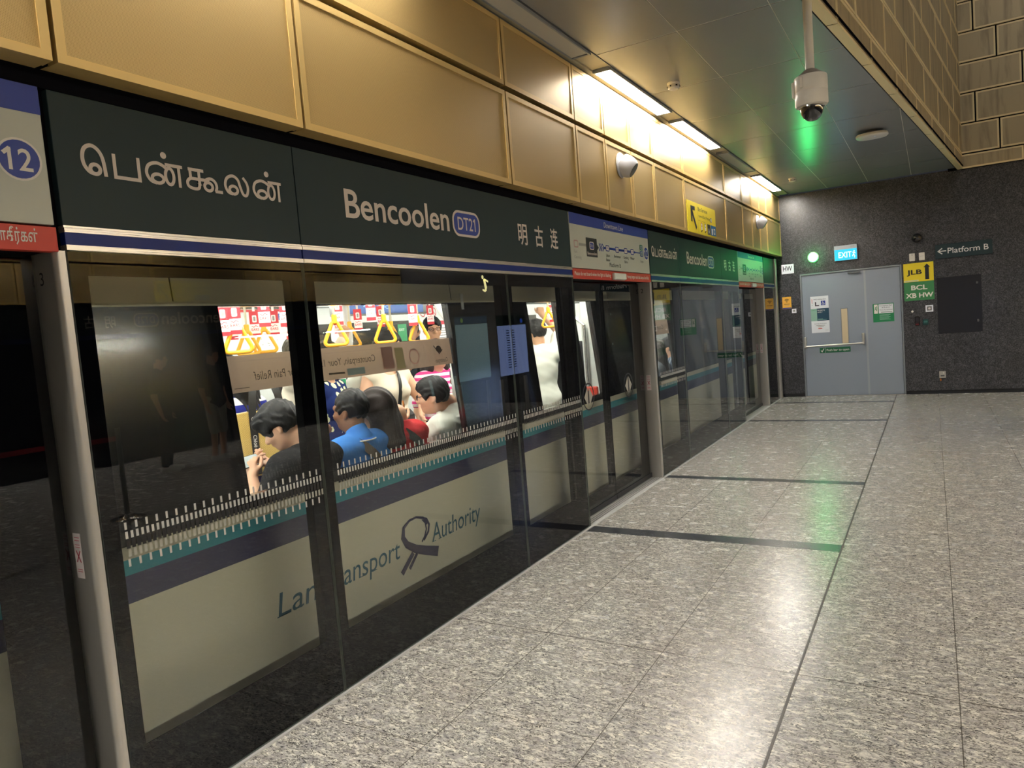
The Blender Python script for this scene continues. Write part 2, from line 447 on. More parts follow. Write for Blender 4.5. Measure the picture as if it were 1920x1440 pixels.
    # trousers / skirt --------------------------------------
    if low is not None:
        S = SDF(); S.ell(T(0, 0, hz+.02), (.172*build*fb, .134*build, .12), .05)
        if skirt: S.cap(T(0, 0, hz), np.array([0, .0, skirt]), .15, .19, .05); legs(S, .012, False, .1)
        else: legs(S, .016, False, .93 if long_low else .08)
        S.half((0, 0, hz+.10), (0, 0, -1)); np_obj('trousers' if not skirt else 'skirt', *S.mesh(max(res, .009), wr(.003)), low, root)
    if shoes is not None:
        S = SDF()
        for sd in (-1, 1):
            an = np.array([.10*sd, .46, .075]) if sit else np.array([.095*sd, -.02, .085*s]); S.cap(an+np.array([0, 0, -.012]), an+np.array([0, -.03, -.04]), .042, .044, .02); S.cap(an+np.array([0, -.01, -.043]), an+np.array([.02*sd, .17, -.052]), .042, .034, .02)
        S.half((0, 0, .002), (0, 0, 1)); np_obj('shoes', *S.mesh(.009), shoes, root)
    # shirt -------------------------------------------------
    if top is not None:
        S = SDF(); trunk(S, .014)
        S.ell(T(0, 0, hz-.02), (.178*build*fb, .142*build, .11), .05)
        for i in (0, 1):
            if sleeve == 'short': upper(S, i, .021, .72)
            elif sleeve == 'long':
                upper(S, i, .016); e, w = AR[i]; S.cap(e, e+(w-e)*.93, .056, .040, .02)
            elif sleeve == 'none': S.ell((shL, shR)[i], (.05, .06, .06), .02)
        if neck == 'collar':
            S.cap(nb+np.array([0, -.004, .012]), nb+np.array([0, .012, .052]), .078, .066, .012)
            S.cut(nb+np.array([0, .03, .09]), (.058, .06, .055), .008)
        else: S.cap(nb-np.array([0, 0, .03]), nb+np.array([0, .004, .016]), .080, .069, .03); S.cut(nb+np.array([0, .035, .085]), (.062, .085, .075) if neck == 'crew' else (.10, .12, .14), .01)
        np_obj('shirt', *S.mesh(res, wr(.0035)), top, root)
    # hair --------------------------------------------------
    if hair is not None:
        S = SDF(); g = {'short': .014, 'crop': .007, 'long': .016, 'tuft': .02}[hair_kind]
        S.ell(hd(0, -.014, .028), (.079+g, .098+g, .098+g), .01, HR)
        if hair_kind == 'short': S.ell(hd(.01, .02, .075), (.075, .085, .052), .02, HR)
        if hair_kind == 'tuft': S.ell(hd(-.01, .045, .075), (.070, .075, .05), .02, HR); S.ell(hd(.03, .06, .06), (.04, .05, .04), .02, HR)
        ydown = np.array([0, 0, 0])
        # clear the face, the ears and the nape
        S.cut(hd(0, .135, -.055), (.075, .105, .115), .012, HR)
        if hair_kind != 'long':
            for sd in (-1, 1): S.cut(hd(.10*sd, .012, -.045), (.045, .045, .055), .012, HR)
            S.cut(hd(0, -.03, -.135), (.12, .15, .085), .02, HR)
        else:
            S.cut(hd(0, .115, -.03), (.058, .075, .10), .01, HR)
            b0 = hd(0, -.05, -.02)
            for x in (-.062, -.03, 0, .03, .062):
                e = T(x*1.9*hair_w+hair_end[0], -.115+.6*abs(x), zs-.11+hair_end[1]); mid = hd(x*1.25*hair_w, -.07, -.10)
                S.cap(hd(x, -.05, .01), mid, .052, .050, .03); S.cap(mid, e, .050, .028, .03)
            for sd in (-1, 1): S.cap(hd(.072*sd, -.02, .0), hd(.085*sd, -.015, -.12), .034, .03, .03); S.cap(hd(.085*sd, -.015, -.12), T(.115*sd, -.03, zs-.02), .03, .02, .03)
        st = (lambda X, Y, Z: .0030*np.sin(95*X+5*np.sin(30*Z))*np.sin(80*Y+11*Z)+.0022*np.sin(190*X+60*Y+4*np.sin(40*Z))+.0012*np.sin(330*X-120*Y+90*Z)) if hair_kind != 'long' else (lambda X, Y, Z: .0035*np.sin(120*X+60*Y+3*np.sin(14*Z)))
        np_obj('hair', *S.mesh(min(res, .007), st), hair, root)
    if eyes:
        for sd in (-1, 1):
            e = MB(); c = hd(.033*sd, .078, .004); e.lathe([(.0095*math.sin(t), -.0095*math.cos(t)) for t in np.linspace(.05, 3.09, 9)], mat('eye_white', (.5, .47, .44), .3), c, HR@np.array([0, 1, 0]), 14)
            c2 = hd(.033*sd, .0848, .004); e.lathe([(.0052, 0), (.0045, .003), (.0005, .0036)], mat('eye_dark', (.02, .012, .008), .1), c2, HR@np.array([0, 1, 0]), 12)
            o = e.build('eye', None, smooth=True); o.parent = root
    root['_k'] = 1; del root['_k']
    return root, dict(hd=hd, HR=HR, hc=hc, AR=AR, nb=nb, zs=zs, shL=shL, shR=shR, T=T, hz=hz)
def local(o_mb, name, root, smooth=True):
    o = o_mb.build(name, None, smooth=smooth); o.parent = root; return o
# ------------------------------------------------------------------ materials of the place
def m_floor():
    m = mat('granite_floor', (.5, .47, .4), .3); n = N(m)
    p = n.pos((.42, 1, 1), (0, 0, .18)); q = n.pos()
    a = n.noise(p, 120, 6, .68, .5); b = n.noise(p, 46, 4, .6, .9); c = n.noise(q, 2.2, 3); d = n.noise(p, 260, 3, .7)
    base = n.mix(n.math('MULTIPLY', n.ramp(b, [(.38, 0.), (.62, 1.)]), 1.0), rgb(150, 147, 143), rgb(226, 220, 203))
    base = n.mix(n.math('MULTIPLY', n.ramp(c, [(.4, 0.), (.65, 1.)]), .22), base, rgb(176, 160, 148))
    v1 = n.noise(p, 40, 5, .62, 1.1); v2 = n.noise(p, 85, 4, .6, .8)
    vein = lambda z, w: n.ramp(n.math('ABSOLUTE', n.math('SUBTRACT', z, .5)), [(w*.35, 1.), (w, 0.)])
    vv = n.math('MAXIMUM', n.math('MULTIPLY', vein(v1, .035), n.ramp(b, [(.40, 0.), (.55, 1.)])), n.math('MULTIPLY', vein(v2, .05), n.ramp(v1, [(.42, 1.), (.56, 0.)])))
    fl = n.math('MAXIMUM', n.ramp(a, [(.38, 1.), (.455, 0.)]), vv); base = n.mix(n.math('MULTIPLY', fl, .95), base, rgb(30, 29, 35))
    f2 = n.ramp(d, [(.34, 1.), (.46, 0.)]); base = n.mix(n.math('MULTIPLY', f2, .45), base, rgb(96, 90, 90))
    s = n.add('ShaderNodeSeparateXYZ'); n.link(q, s.inputs[0]); X, Y = s.outputs[0], s.outputs[1]
    def lines(v, pitch, org, w):
        t = n.math('FRACT', n.math('ADD', n.math('DIVIDE', n.math('SUBTRACT', v, org), pitch), .5))
        return n.math('LESS_THAN', n.math('ABSOLUTE', n.math('SUBTRACT', t, .5)), w/2/pitch)
    jx = lines(X, .6145, 1.2305, .0042)
    col = n.math('FLOOR', n.math('DIVIDE', X, .6145)); off = n.math('MULTIPLY', n.math('MODULO', n.math('ABSOLUTE', col), 2.0), .3)
    jy = n.math('MULTIPLY', lines(n.math('ADD', Y, off), .6, 3.31, .004), n.math('LESS_THAN', Y, 3.2))
    jy = n.math('MAXIMUM', jy, n.math('LESS_THAN', n.math('ABSOLUTE', n.math('SUBTRACT', Y, 3.212)), .0036))
    j = n.math('MAXIMUM', jx, jy)
    n.link(n.mix(n.math('MULTIPLY', j, .85), base, rgb(62, 56, 48)), n.b.inputs['Base Color'])
    n.link(n.math('ADD', n.math('MULTIPLY', n.noise(q, 9, 3), .12), .20), n.b.inputs['Roughness'])
    n.bump(n.math('MULTIPLY', j, -1.0), .25, .002); return m
def m_granite(name, lo, hi, rough=.3, sc=70):
    m = mat(name, lo, rough); n = N(m); p = n.pos()
    a = n.math('ADD', n.math('MULTIPLY', n.noise(p, sc, 8, .78, .4), .62), n.math('MULTIPLY', n.noise(p, sc*.3, 4, .7, 1.5), .38)); b = n.noise(p, 3, 4)
    c = n.mix(n.ramp(a, [(.46, 0.), (.66, 1.)]), lo, hi)
    n.link(n.mix(n.math('MULTIPLY', n.ramp(b, [(.4, 0.), (.7, 1.)]), .3), c, tuple(v*.55 for v in lo)), n.b.inputs['Base Color'])
    return m
def m_gold(name, perf):
    m = mat(name, rgb(205, 172, 104), .36, .5); n = N(m); q = n.pos()
    z = n.noise(q, 1.6, 2); base = n.mix(z, *((rgb(200, 169, 110), rgb(211, 180, 118)) if perf else (rgb(220, 186, 116), rgb(230, 196, 126))))
    if perf:
        s = n.add('ShaderNodeSeparateXYZ'); n.link(q, s.inputs[0]); k = 2*math.pi/.0092
        u = n.math('SINE', n.math('MULTIPLY', n.math('ADD', s.outputs[1], s.outputs[2]), k)); w = n.math('SINE', n.math('MULTIPLY', n.math('SUBTRACT', s.outputs[1], s.outputs[2]), k))
        d = n.math('GREATER_THAN', n.math('MULTIPLY', u, w), .42)
        base = n.mix(n.math('MULTIPLY', d, .62), base, rgb(120, 92, 48))
    n.link(base, n.b.inputs['Base Color']); return m
def m_bronze():
    m = mat('bronze_brick', rgb(150, 126, 88), .42, .35); n = N(m)
    z = n.noise(n.pos((3.5, 3.5, .35)), 2.4, 5, .6, .6)
    n.link(n.mix(n.ramp(z, [(.30, 0.), (.52, 1.)]), rgb(138, 124, 100), rgb(180, 163, 130)), n.b.inputs['Base Color']); return m
def m_steel(name, col, rough, axis=2):
    m = mat(name, col, rough, .7); n = N(m); sc = [90, 90, 90]; sc[axis] = .5
    z = n.noise(n.pos(tuple(sc)), 3, 3); n.link(n.math('ADD', n.math('MULTIPLY', z, .06), rough-.03), n.b.inputs['Roughness']); return m
def m_glass(name, r0, tint):
    """architectural pane: clear transmission, mirror reflection rising towards grazing angles"""
    if name in MATS: return MATS[name]
    m = bpy.data.materials.new(name); m.use_nodes = True; t = m.node_tree; t.nodes.clear()
    out = t.nodes.new('ShaderNodeOutputMaterial'); mix = t.nodes.new('ShaderNodeMixShader'); tr = t.nodes.new('ShaderNodeBsdfTransparent'); gl = t.nodes.new('ShaderNodeBsdfGlossy')
    tr.inputs[0].default_value = (*tint, 1); gl.inputs['Roughness'].default_value = 0.0; gl.inputs[0].default_value = (1, 1, 1, 1)
    ge = t.nodes.new('ShaderNodeNewGeometry'); dt = t.nodes.new('ShaderNodeVectorMath'); dt.operation = 'DOT_PRODUCT'
    t.links.new(ge.outputs['Normal'], dt.inputs[0]); t.links.new(ge.outputs['Incoming'], dt.inputs[1])
    def mt(op, a, b=None):
        x = t.nodes.new('ShaderNodeMath'); x.operation = op
        for i, v in enumerate((a, b)):
            if v is None: continue
            if isinstance(v, (int, float)): x.inputs[i].default_value = v
            else: t.links.new(v, x.inputs[i])
        return x.outputs[0]
    f = mt('ADD', mt('MULTIPLY', mt('POWER', mt('SUBTRACT', 1.0, mt('ABSOLUTE', dt.outputs['Value'])), 5.0), 1-r0), r0)
    t.links.new(f, mix.inputs[0]); t.links.new(tr.outputs[0], mix.inputs[1]); t.links.new(gl.outputs[0], mix.inputs[2]); t.links.new(mix.outputs[0], out.inputs[0])
    MATS[name] = m; return m
def m_clear(name, tint):
    m = bpy.data.materials.new(name); m.use_nodes = True; t = m.node_tree; t.nodes.clear()
    out = t.nodes.new('ShaderNodeOutputMaterial'); tr = t.nodes.new('ShaderNodeBsdfTransparent'); tr.inputs[0].default_value = (*tint, 1); t.links.new(tr.outputs[0], out.inputs[0]); MATS[name] = m; return m
def m_emit(name, col, s): return mat(name, tuple(min(.9, c) for c in col), .4, emit=col, es=s)
def m_coat(name, col, rough=.4):
    m = mat(name, col, rough, coat=.6); n = N(m); n.link(n.noise(n.pos(), 55, 2), n.add('ShaderNodeBump', i_Strength=.05, i_Distance=.004).inputs['Height'])
    b = [x for x in n.n if x.bl_idname == 'ShaderNodeBump'][0]; n.link(b.outputs[0], n.b.inputs['Coat Normal']); return m

M_FLOOR = m_floor(); M_WALL = m_granite('granite_dark', rgb(32, 32, 35), rgb(122, 121, 124), .3, 95); M_INLAY = m_granite('granite_inlay', rgb(46, 48, 52), rgb(96, 98, 102), .26, 70)
GOLD = m_gold('gold_cladding_perforated', True); GOLDP = m_gold('gold_cladding_edge', False); BRZ = m_bronze(); BRZ_LIT = mat('bronze_edge_lit', rgb(240, 220, 172), .5, .05)  # bronze edges paler than the brick: light caught on them put into the colour
STEEL = m_steel('brushed_steel', rgb(190, 186, 178), .36); STEELH = m_steel('steel_rail', rgb(196, 190, 178), .28, 1); DARK = mat('dark_void', (.006, .006, .008), .9, spec=0.0); BLACK = mat('black_frame', (.006, .006, .008), .6, spec=.1)
FRIT = mat('black_frit', (.003, .003, .004), .9, spec=0.0); WHITE = mat('white_print', rgb(232, 226, 216), .5); NAVYG = mat('dark_green_sign', rgb(34, 50, 54), .5, spec=.25); NAVY = mat('navy_paint', rgb(14, 38, 116), .4, spec=.25)
CREAM = mat('sign_cream', rgb(198, 200, 186), .45); BLUE = mat('line_blue', rgb(36, 60, 150), .45); RED = mat('warning_red', rgb(204, 62, 44), .45); TXT = mat('dark_print', (.012, .012, .014), .5)
GREYT = mat('faded_print', rgb(150, 150, 142), .5); CEIL = mat('ceiling_panel', rgb(150, 151, 150), .27, .25); CEILG = mat('ceiling_joint', rgb(206, 200, 184), .5)
WPL = mat('white_plastic', rgb(226, 220, 208), .35); GLASS = m_glass('screen_glass', .040, (.80, .83, .80)); CLEAR = m_clear('glass_back', (.98, .98, .98)); TRGLASS = m_glass('train_glass', .06, (.9, .92, .9))
GREEN = mat('sign_green', rgb(30, 128, 74), .45); YEL = mat('sign_yellow', rgb(238, 212, 40), .45); GREYP = mat('grey_paint', rgb(142, 150, 160), .34); CHROME = mat('chrome', (.8, .8, .8), .1, 1.0)

EY = 13.75; CZ = 3.645; WY0 = -6.0; OPX = 8.65
def xb(y): return 1.70+(y-5.05)*.1264          # edge of the low ceiling along the void

TRIMS = mat('trim_silver', rgb(206, 204, 198), .45, .4)
# ------------------------------------------------------------------ floor
mb = MB(); mb.quad((0, WY0, 0), (OPX+.1, WY0, 0), (OPX+.1, EY, 0), (0, EY, 0), M_FLOOR); floor = struct(mb, 'floor')
mb = MB()
for y0, y1, x0 in ((4.978, 5.125, .02), (6.918, 7.03, .02), (10.745, 10.87, .02), (12.80, 12.91, .02), (1.29, 1.40, .02)):
    if y0 > 3: mb.box(x0, 1.842, y0, y1, -.002, .0012, M_INLAY)
struct(mb, 'inlay_strips', floor)
mb = MB(); mb.box(1.842, 1.853, WY0, EY, -.002, .0016, mat('joint_dark', rgb(62, 56, 50), .45)); struct(mb, 'expansion_joint', floor)
mb = MB(); mb.box(.0, .016, WY0, 5.11, -.01, .007, TRIMS); mb.box(.0, .016, 6.93, 10.72, -.01, .007, TRIMS); mb.box(0, .016, 12.54, 13.6, -.01, .007, TRIMS); struct(mb, 'trim_1')

# ------------------------------------------------------------------ end wall
mb = MB()
for x0, x1, z0, z1 in ((-.06, .385, .06, 2.212), (1.995, OPX+.1, .06, 2.212), (-.06, OPX+.1, 2.212, 3.625)):
    mb.quad((x0, EY, z0), (x1, EY, z0), (x1, EY, z1), (x0, EY, z1), M_WALL)
for x0, x1 in ((-.06, .385), (1.995, OPX+.1)): mb.quad((x0, EY+.03, 0), (x1, EY+.03, 0), (x1, EY+.03, .06), (x0, EY+.03, .06), mat('skirting_granite', rgb(34, 34, 36), .4)); mb.quad((x0, EY, .06), (x0, EY+.03, .06), (x1, EY+.03, .06), (x1, EY, .06), DARK)
mb.quad((.385, EY, 0), (.385, EY+.1, 0), (.385, EY+.1, 2.212), (.385, EY, 2.212), M_WALL); mb.quad((1.995, EY, 0), (1.995, EY, 2.212), (1.995, EY+.1, 2.212), (1.995, EY+.1, 0), M_WALL); mb.quad((.385, EY, 2.212), (.385, EY+.1, 2.212), (1.995, EY+.1, 2.212), (1.995, EY, 2.212), M_WALL)
wall_end = struct(mb, 'wall_end')
mb = MB(); jm = mat('wall_joint', (.008, .008, .009), .6)
for z in (2.93,):
    mb.box(-.05, 1.0, EY-.0008, EY+.001, z-.0012, z+.0012, jm)
for x in (.02, .62, 1.22): mb.box(x-.0012, x+.0012, EY-.0008, EY+.001, 2.66, 3.62, jm)
mb.box(-.05, 1.0, EY-.0008, EY+.001, 3.36, 3.3625, jm); struct(mb, 'joint_lines', wall_end)

def clad(mb, P, u0, u1, w0, w1, d, mf, mp, br=.022, side=True):
    """raised panel: P(u, w, depth) -> point; narrow plain border around a slightly sunk field"""
    r = [(u0, w0), (u1, w0), (u1, w1), (u0, w1)]; i = [(u0+br, w0+br), (u1-br, w0+br), (u1-br, w1-br), (u0+br, w1-br)]
    A = [P(*q, d) for q in r]; B = [P(*q, d) for q in i]; C = [P(*q, d-.004) for q in i]; D = [P(*q, 0) for q in r]
    for k in range(4):
        j = (k+1) % 4; mb.quad(A[k], A[j], B[j], B[k], mp); mb.quad(B[k], B[j], C[j], C[k], mp)
        if side: mb.quad(D[k], D[j], A[j], A[k], mp)
    mb.quad(C[0], C[1], C[2], C[3], mf)

# upper wall above the granite, at the end of the void: bronze panels laid like bricks
ROWZ = [3.61, 3.835, 4.305, 4.77, 5.235, 5.70, 6.16, 6.62, 7.08, 7.54, 8.0]
mb = MB(); mb.quad((2.7, EY-.012, 3.60), (OPX, EY-.012, 3.60), (OPX, EY-.012, 8.2), (2.7, EY-.012, 8.2), DARK)
SEAM = [3.71, 3.405, 3.095, 3.71, 3.39, 3.095, 3.71, 3.39, 3.095, 3.71]
for r in range(len(ROWZ)-1):
    us = [2.825]+[SEAM[r]+1.17*k for k in range(6)]
    for a, b in zip(us[:-1], us[1:]):
        clad(mb, lambda u, w, d: (u, EY-.012-d, w), a+.011, min(b, OPX)-.011, ROWZ[r]+(.011 if r else 0), ROWZ[r+1]-.011, .03, BRZ, BRZ_LIT, .024)
struct(mb, 'wall_upper')
# slanting bulkhead beside the low ceiling
t = Vector((.1254, .99211, 0)); nrm = Vector((.99211, -.1254, 0)); B0 = Vector((xb(0)+.105, 0, 0))
def PB(s, z, d): q = B0+t*s+nrm*d; return (q.x, q.y, z)
mb = MB(); S0, S1 = -6.5, 13.93
mb.quad(PB(S0, 3.62, -.03), PB(S1, 3.62, -.03), PB(S1, 8.2, -.03), PB(S0, 8.2, -.03), DARK)
for r in range(len(ROWZ)-1):
    org = 5.83 if r == 0 else (5.28 if r % 2 else 5.86)
    k0 = int((S0-org)/1.17)-1
    for k in range(k0, 20):
        a, b = org+1.17*k, org+1.17*(k+1)
        a, b = max(a, S0), min(b, S1)
        if b-a < .08: continue
        clad(mb, PB, a+.006, b-.006, ROWZ[r]+(.006 if r else 0), ROWZ[r+1]-.006, .0, BRZ, BRZ_LIT, .022, False)
        for e in (a+.006, b-.006): mb.quad(PB(e, ROWZ[r], 0), PB(e, ROWZ[r], -.03), PB(e, ROWZ[r+1], -.03), PB(e, ROWZ[r+1], 0), BRZ_LIT)
        if r == 0: mb.quad(PB(a+.006, ROWZ[0], 0), PB(a+.006, ROWZ[0]+.005, -.075), PB(b-.006, ROWZ[0]+.005, -.075), PB(b-.006, ROWZ[0], 0), BRZ_LIT)
    z = ROWZ[r+1]-.006; mb.quad(PB(S0, z, 0), PB(S1, z, 0), PB(S1, z, -.03), PB(S0, z, -.03), BRZ_LIT); z += .012; mb.quad(PB(S0, z, 0), PB(S1, z, 0), PB(S1, z, -.03), PB(S0, z, -.03), BRZ_LIT)
struct(mb, 'wall_bulkhead')

# ------------------------------------------------------------------ low ceiling of metal panels
mb = MB(); xs = [.285, .912, 1.545, 2.185, 2.82]; ys = [5.20+1.235*k for k in range(-9, 8)]; ys[-1] = EY
mb.quad((.285, WY0, CZ+.002), (xb(WY0), WY0, CZ+.002), (xb(EY), EY, CZ+.002), (.285, EY, CZ+.002), CEILG)
for y0, y1 in zip(ys[:-1], ys[1:]):
    for x0, x1 in zip(xs[:-1], xs[1:]):
        g = .006; a, b, c = x0+g*.5, y0+g, y1-g; e0, e1 = min(x1-g*.5, xb(b)), min(x1-g*.5, xb(c))
        if e1 <= a+.02: continue
        e0 = max(e0, a+.001)
        A = [(a, b), (e0, b), (e1, c), (a, c)]
        mb.add([(x, y, CZ) for x, y in A]+[(x, y, CZ+.02) for x, y in A], [(3, 2, 1, 0)]+[(i, (i+1) % 4, 4+(i+1) % 4, 4+i) for i in range(4)], CEIL)
ceiling = struct(mb, 'ceiling')
mb = MB(); mb.quad((xb(WY0), WY0, CZ+.01), (xb(WY0)+.12, WY0, CZ+.01), (xb(EY)+.12, EY, CZ+.01), (xb(EY), EY, CZ+.01), DARK); struct(mb, 'shadow_gap', ceiling)
mb = MB()
mb.box(.06, .075, WY0, EY, CZ-.05, CZ+.03, mat('rail_grey', rgb(120, 118, 112), .4)); mb.box(.075, .118, WY0, EY, CZ-.004, CZ+.03, mat('trough_cream', rgb(196, 184, 152), .5)); mb.box(.276, .285, WY0, EY, CZ-.006, CZ+.03, mat('rail_dark', rgb(70, 70, 72), .4))
mb.box(.118, .276, WY0, EY, CZ+.012, CZ+.02, mat('trough_cream', ()))
struct(mb, 'light_trough', ceiling)

# high ceiling of the void and the closing walls out of the frame
mb = MB(); mb.quad((0, WY0, 8.2), (0, EY, 8.2), (OPX+.1, EY, 8.2), (OPX+.1, WY0, 8.2), mat('void_ceiling', (.30, .29, .27), .7)); struct(mb, 'ceiling_void')
mb = MB(); mb.quad((-.3, WY0, 0), (-.3, WY0, 8.2), (OPX+.1, WY0, 8.2), (OPX+.1, WY0, 0), mat('back_wall', rgb(92, 90, 86), .6)); struct(mb, 'wall_back')

# ------------------------------------------------------------------ gold cladding above the platform screen
SEAMS = [-6.0, -4.3, -3.27, -2.4, -1.5, -.53, 1.277, 2.30, 4.08, 5.125, 5.70, 6.30, 6.92, 7.90, 9.76, 10.76, 11.37, 11.95, 12.52, 13.74]
GX = .105
mb = MB(); mb.quad((.045, WY0, 2.572), (.045, EY, 2.572), (.045, EY, CZ+.03), (.045, WY0, CZ+.03), DARK); wall_gold = struct(mb, 'wall_left')
def gold_panel(y0, y1, low, X=GX, sgn=1, par=wall_gold):
    mb = MB(); g = .008
    z0, z1 = (2.562, 3.152) if low else (3.188, 3.605)
    if sgn > 0: P = lambda u, w, d: (X-.06+d, u, w)
    else: P = lambda u, w, d: (X+.06-d, u, w)
    clad(mb, P, y0+g, y1-g, z0, z1, .06, GOLD, GOLDP, .03)
    if low: mb.quad(P(y0+g, z0, .06), P(y0+g, z0+.006, -.05), P(y1-g, z0+.006, -.05), P(y1-g, z0, .06), GOLDP)
    o = mb.build('cladding_panel', par); return o
for a, b in zip(SEAMS[:-1], SEAMS[1:]):
    if b < -4: continue
    gold_panel(a, b, True); gold_panel(a, b, False)
# ------------------------------------------------------------------ platform screen: fascia, signs, fixed panes, sliding doors
mb = MB(); mb.box(-.30, -.032, WY0, 13.62, 1.998, 2.60, BLACK); mb.box(-.032, -.004, WY0, 13.62, 2.51, 2.572, DARK); mb.box(-.032, .045, WY0, 13.62, 2.572, 2.60, DARK); mb.box(-.032, -.03, WY0, 13.62, 1.998, 2.51, DARK)
struct(mb, 'trim_2')                                         # header beam behind the signs
def rails(y0, y1, nm):
    mb = MB(); mb.box(-.03, .002, y0, y1, 2.070, 2.0775, STEELH); mb.box(-.03, .006, y0, y1, 2.055, 2.0685, STEELH); mb.box(-.03, .001, y0+.002, y1-.002, 2.014, 2.055, NAVY); mb.box(-.03, .007, y0, y1, 1.997, 2.014, STEELH)
    return struct(mb, nm)
for k, (a, b) in enumerate(((1.293, 2.309), (2.313, 5.10), (6.925, 7.898), (7.902, 9.748), (9.752, 10.715), (12.56, 13.45))): rails(a, b, 'trim_%d' % (k+3))

def sign_box(name, label, y0, y1, z0, z1, m, cat='sign', x0=-.03, x1=0.0, group=None, bev=.0015):
    t = thing(name, label, cat, (0, (y0+y1)/2, z0), group); mb = MB(); mb.box(x0, x1, y0, y1, z0, z1, m, bev); mb.build('sign_panel', t); return t
LET = mat('sign_lettering', rgb(222, 208, 196), .5)
def oval(cx, cy, rx, ry, n=22): return [(cx+rx*math.cos(6.2832*k/n), cy+ry*math.sin(6.2832*k/n)) for k in range(n+1)]
def bez(pts, n=5):
    """smooth curve through the points"""
    P = [pts[0]]+list(pts)+[pts[-1]]; out = []
    for i in range(1, len(P)-2):
        for k in range(n):
            t = k/n; out.append(tuple(.5*((2*P[i][d])+(P[i+1][d]-P[i-1][d])*t+(2*P[i-1][d]-5*P[i][d]+4*P[i+1][d]-P[i+2][d])*t*t+(3*P[i][d]-P[i-1][d]-3*P[i+1][d]+P[i+2][d])*t**3) for d in (0, 1)))
    return out+[pts[-1]]
_NN = [bez([(.30, .07), (.14, .16), (.05, .46), (.12, .80), (.33, .95), (.52, .86), (.62, .70)]), oval(.34, .27, .155, .19), oval(.665, .44, .115, .36), [(.56, .93), (1.04, .93)], [(.93, .97), (.93, 0)]]
TAMIL = [(.084, .088, [bez([(.50, .07), (.28, .13), (.10, .38), (.06, .72), (.16, 1.05), (.42, 1.20), (.68, 1.06), (.84, .70), (.90, .02)]), oval(.50, .26, .19, .19)]),
 (.191, .100, [[(.06, 1.02), (.06, .065), (.94, .065), (.94, 1.02)]]), (.306, .146, _NN),
 (.468, .150, [[(.10, .93), (.55, .93)], [(.155, .98), (.155, .52), (.70, .52)], [(.40, .93), (.40, .30)]+bez([(.40, .30), (.36, .10), (.22, .06), (.08, .14), (.05, .32), (.10, .46), (.17, .52)]), oval(.655, .24, .12, .19), bez([(.56, .34), (.60, .54), (.74, .62), (.86, .50), (.90, .28), (.86, .05)]), [(.84, .06), (1.07, .06)]]),
 (.640, .118, [bez([(.32, .07), (.14, .16), (.05, .46), (.14, .80), (.38, .95), (.58, .80), (.66, .46), (.76, .12), (.90, .10), (.98, .40), (.94, .70), (.80, .95)]), oval(.37, .27, .165, .19)]), (.778, .148, _NN)]
def tamil_name(g, u, v, h, m, w):
    """station name in Tamil script drawn as pen strokes; each stroke its own print layer"""
    k = w/.85
    for q, (x0, wd, strokes) in enumerate(TAMIL):
        wt = [.155, .15, .145, .145, .145, .145][q]*h
        for j, st in enumerate(strokes):
            pts = [(u+(x0-.083)*k+x*wd*k, v+y*h) for x, y in st]; cl = len(st) == 23
            g.line(pts[:-1] if cl else pts, wt*min(1, k+.1), m, 1+j, closed=cl)
        if q in (2, 5): g.disc(u+(x0-.083+.55*wd)*k, v+1.33*h, .012*k, m, 1, ry=.012)
def station_name(g, u, v, m, k=1.0, w=.862, s=None, blue=BLUE):
    """Latin name with the station code in a rounded badge; u = left edge, v = baseline"""
    g.text('Bencoolen', u, v, .138*k, m, 1, w, bold=.014)
    b0 = u+w+.035*k; c = v+.056*k
    if s: g.build('lettering', s); g = G(g.O, g.U, g.V)
    g.rrect(b0, c-.077*k, b0+.295*k, c+.077*k, .062*k, m, 1); g.rrect(b0+.014*k, c-.063*k, b0+.281*k, c+.063*k, .05*k, blue, 2); g.text('DT21', b0+.148*k, c-.038*k, .076*k, m, 3, .19*k, 'C', bold=.006); g.line([(b0+.238*k, c+.036*k), (b0+.219*k, c+.020*k)], .010*k, m, 4)
    if s: g.build('code_badge', s)
def zh_name(g, u, v, h, m, pitch):
    for i, ch in enumerate('明古连'): g.text(ch, u+pitch*i, v-h*.06, h, m, 1, h*.86, ref='明', bold=.012)

# near fascia
s = sign_box('name_sign', 'dark green fascia sign with large Tamil letters beside the left post', 1.293, 2.309, 2.079, 2.508, NAVYG)
g = G((0, 1.293, 2.079), (0, 1, 0), (0, 0, 1)); tamil_name(g, .083, .174, .083, LET, .85); g.build('lettering', s)
s = sign_box('name_sign', 'long dark green fascia sign reading Bencoolen DT21 in large letters', 2.313, 5.098, 2.079, 2.508, NAVYG)
g = G((0, 2.313, 2.079), (0, 1, 0), (0, 0, 1)); station_name(g, .302, .148, LET, s=s); g = G((0, 2.313, 2.079), (0, 1, 0), (0, 0, 1)); zh_name(g, 1.975, .13, .145, LET, .238); g.build('chinese_lettering', s)
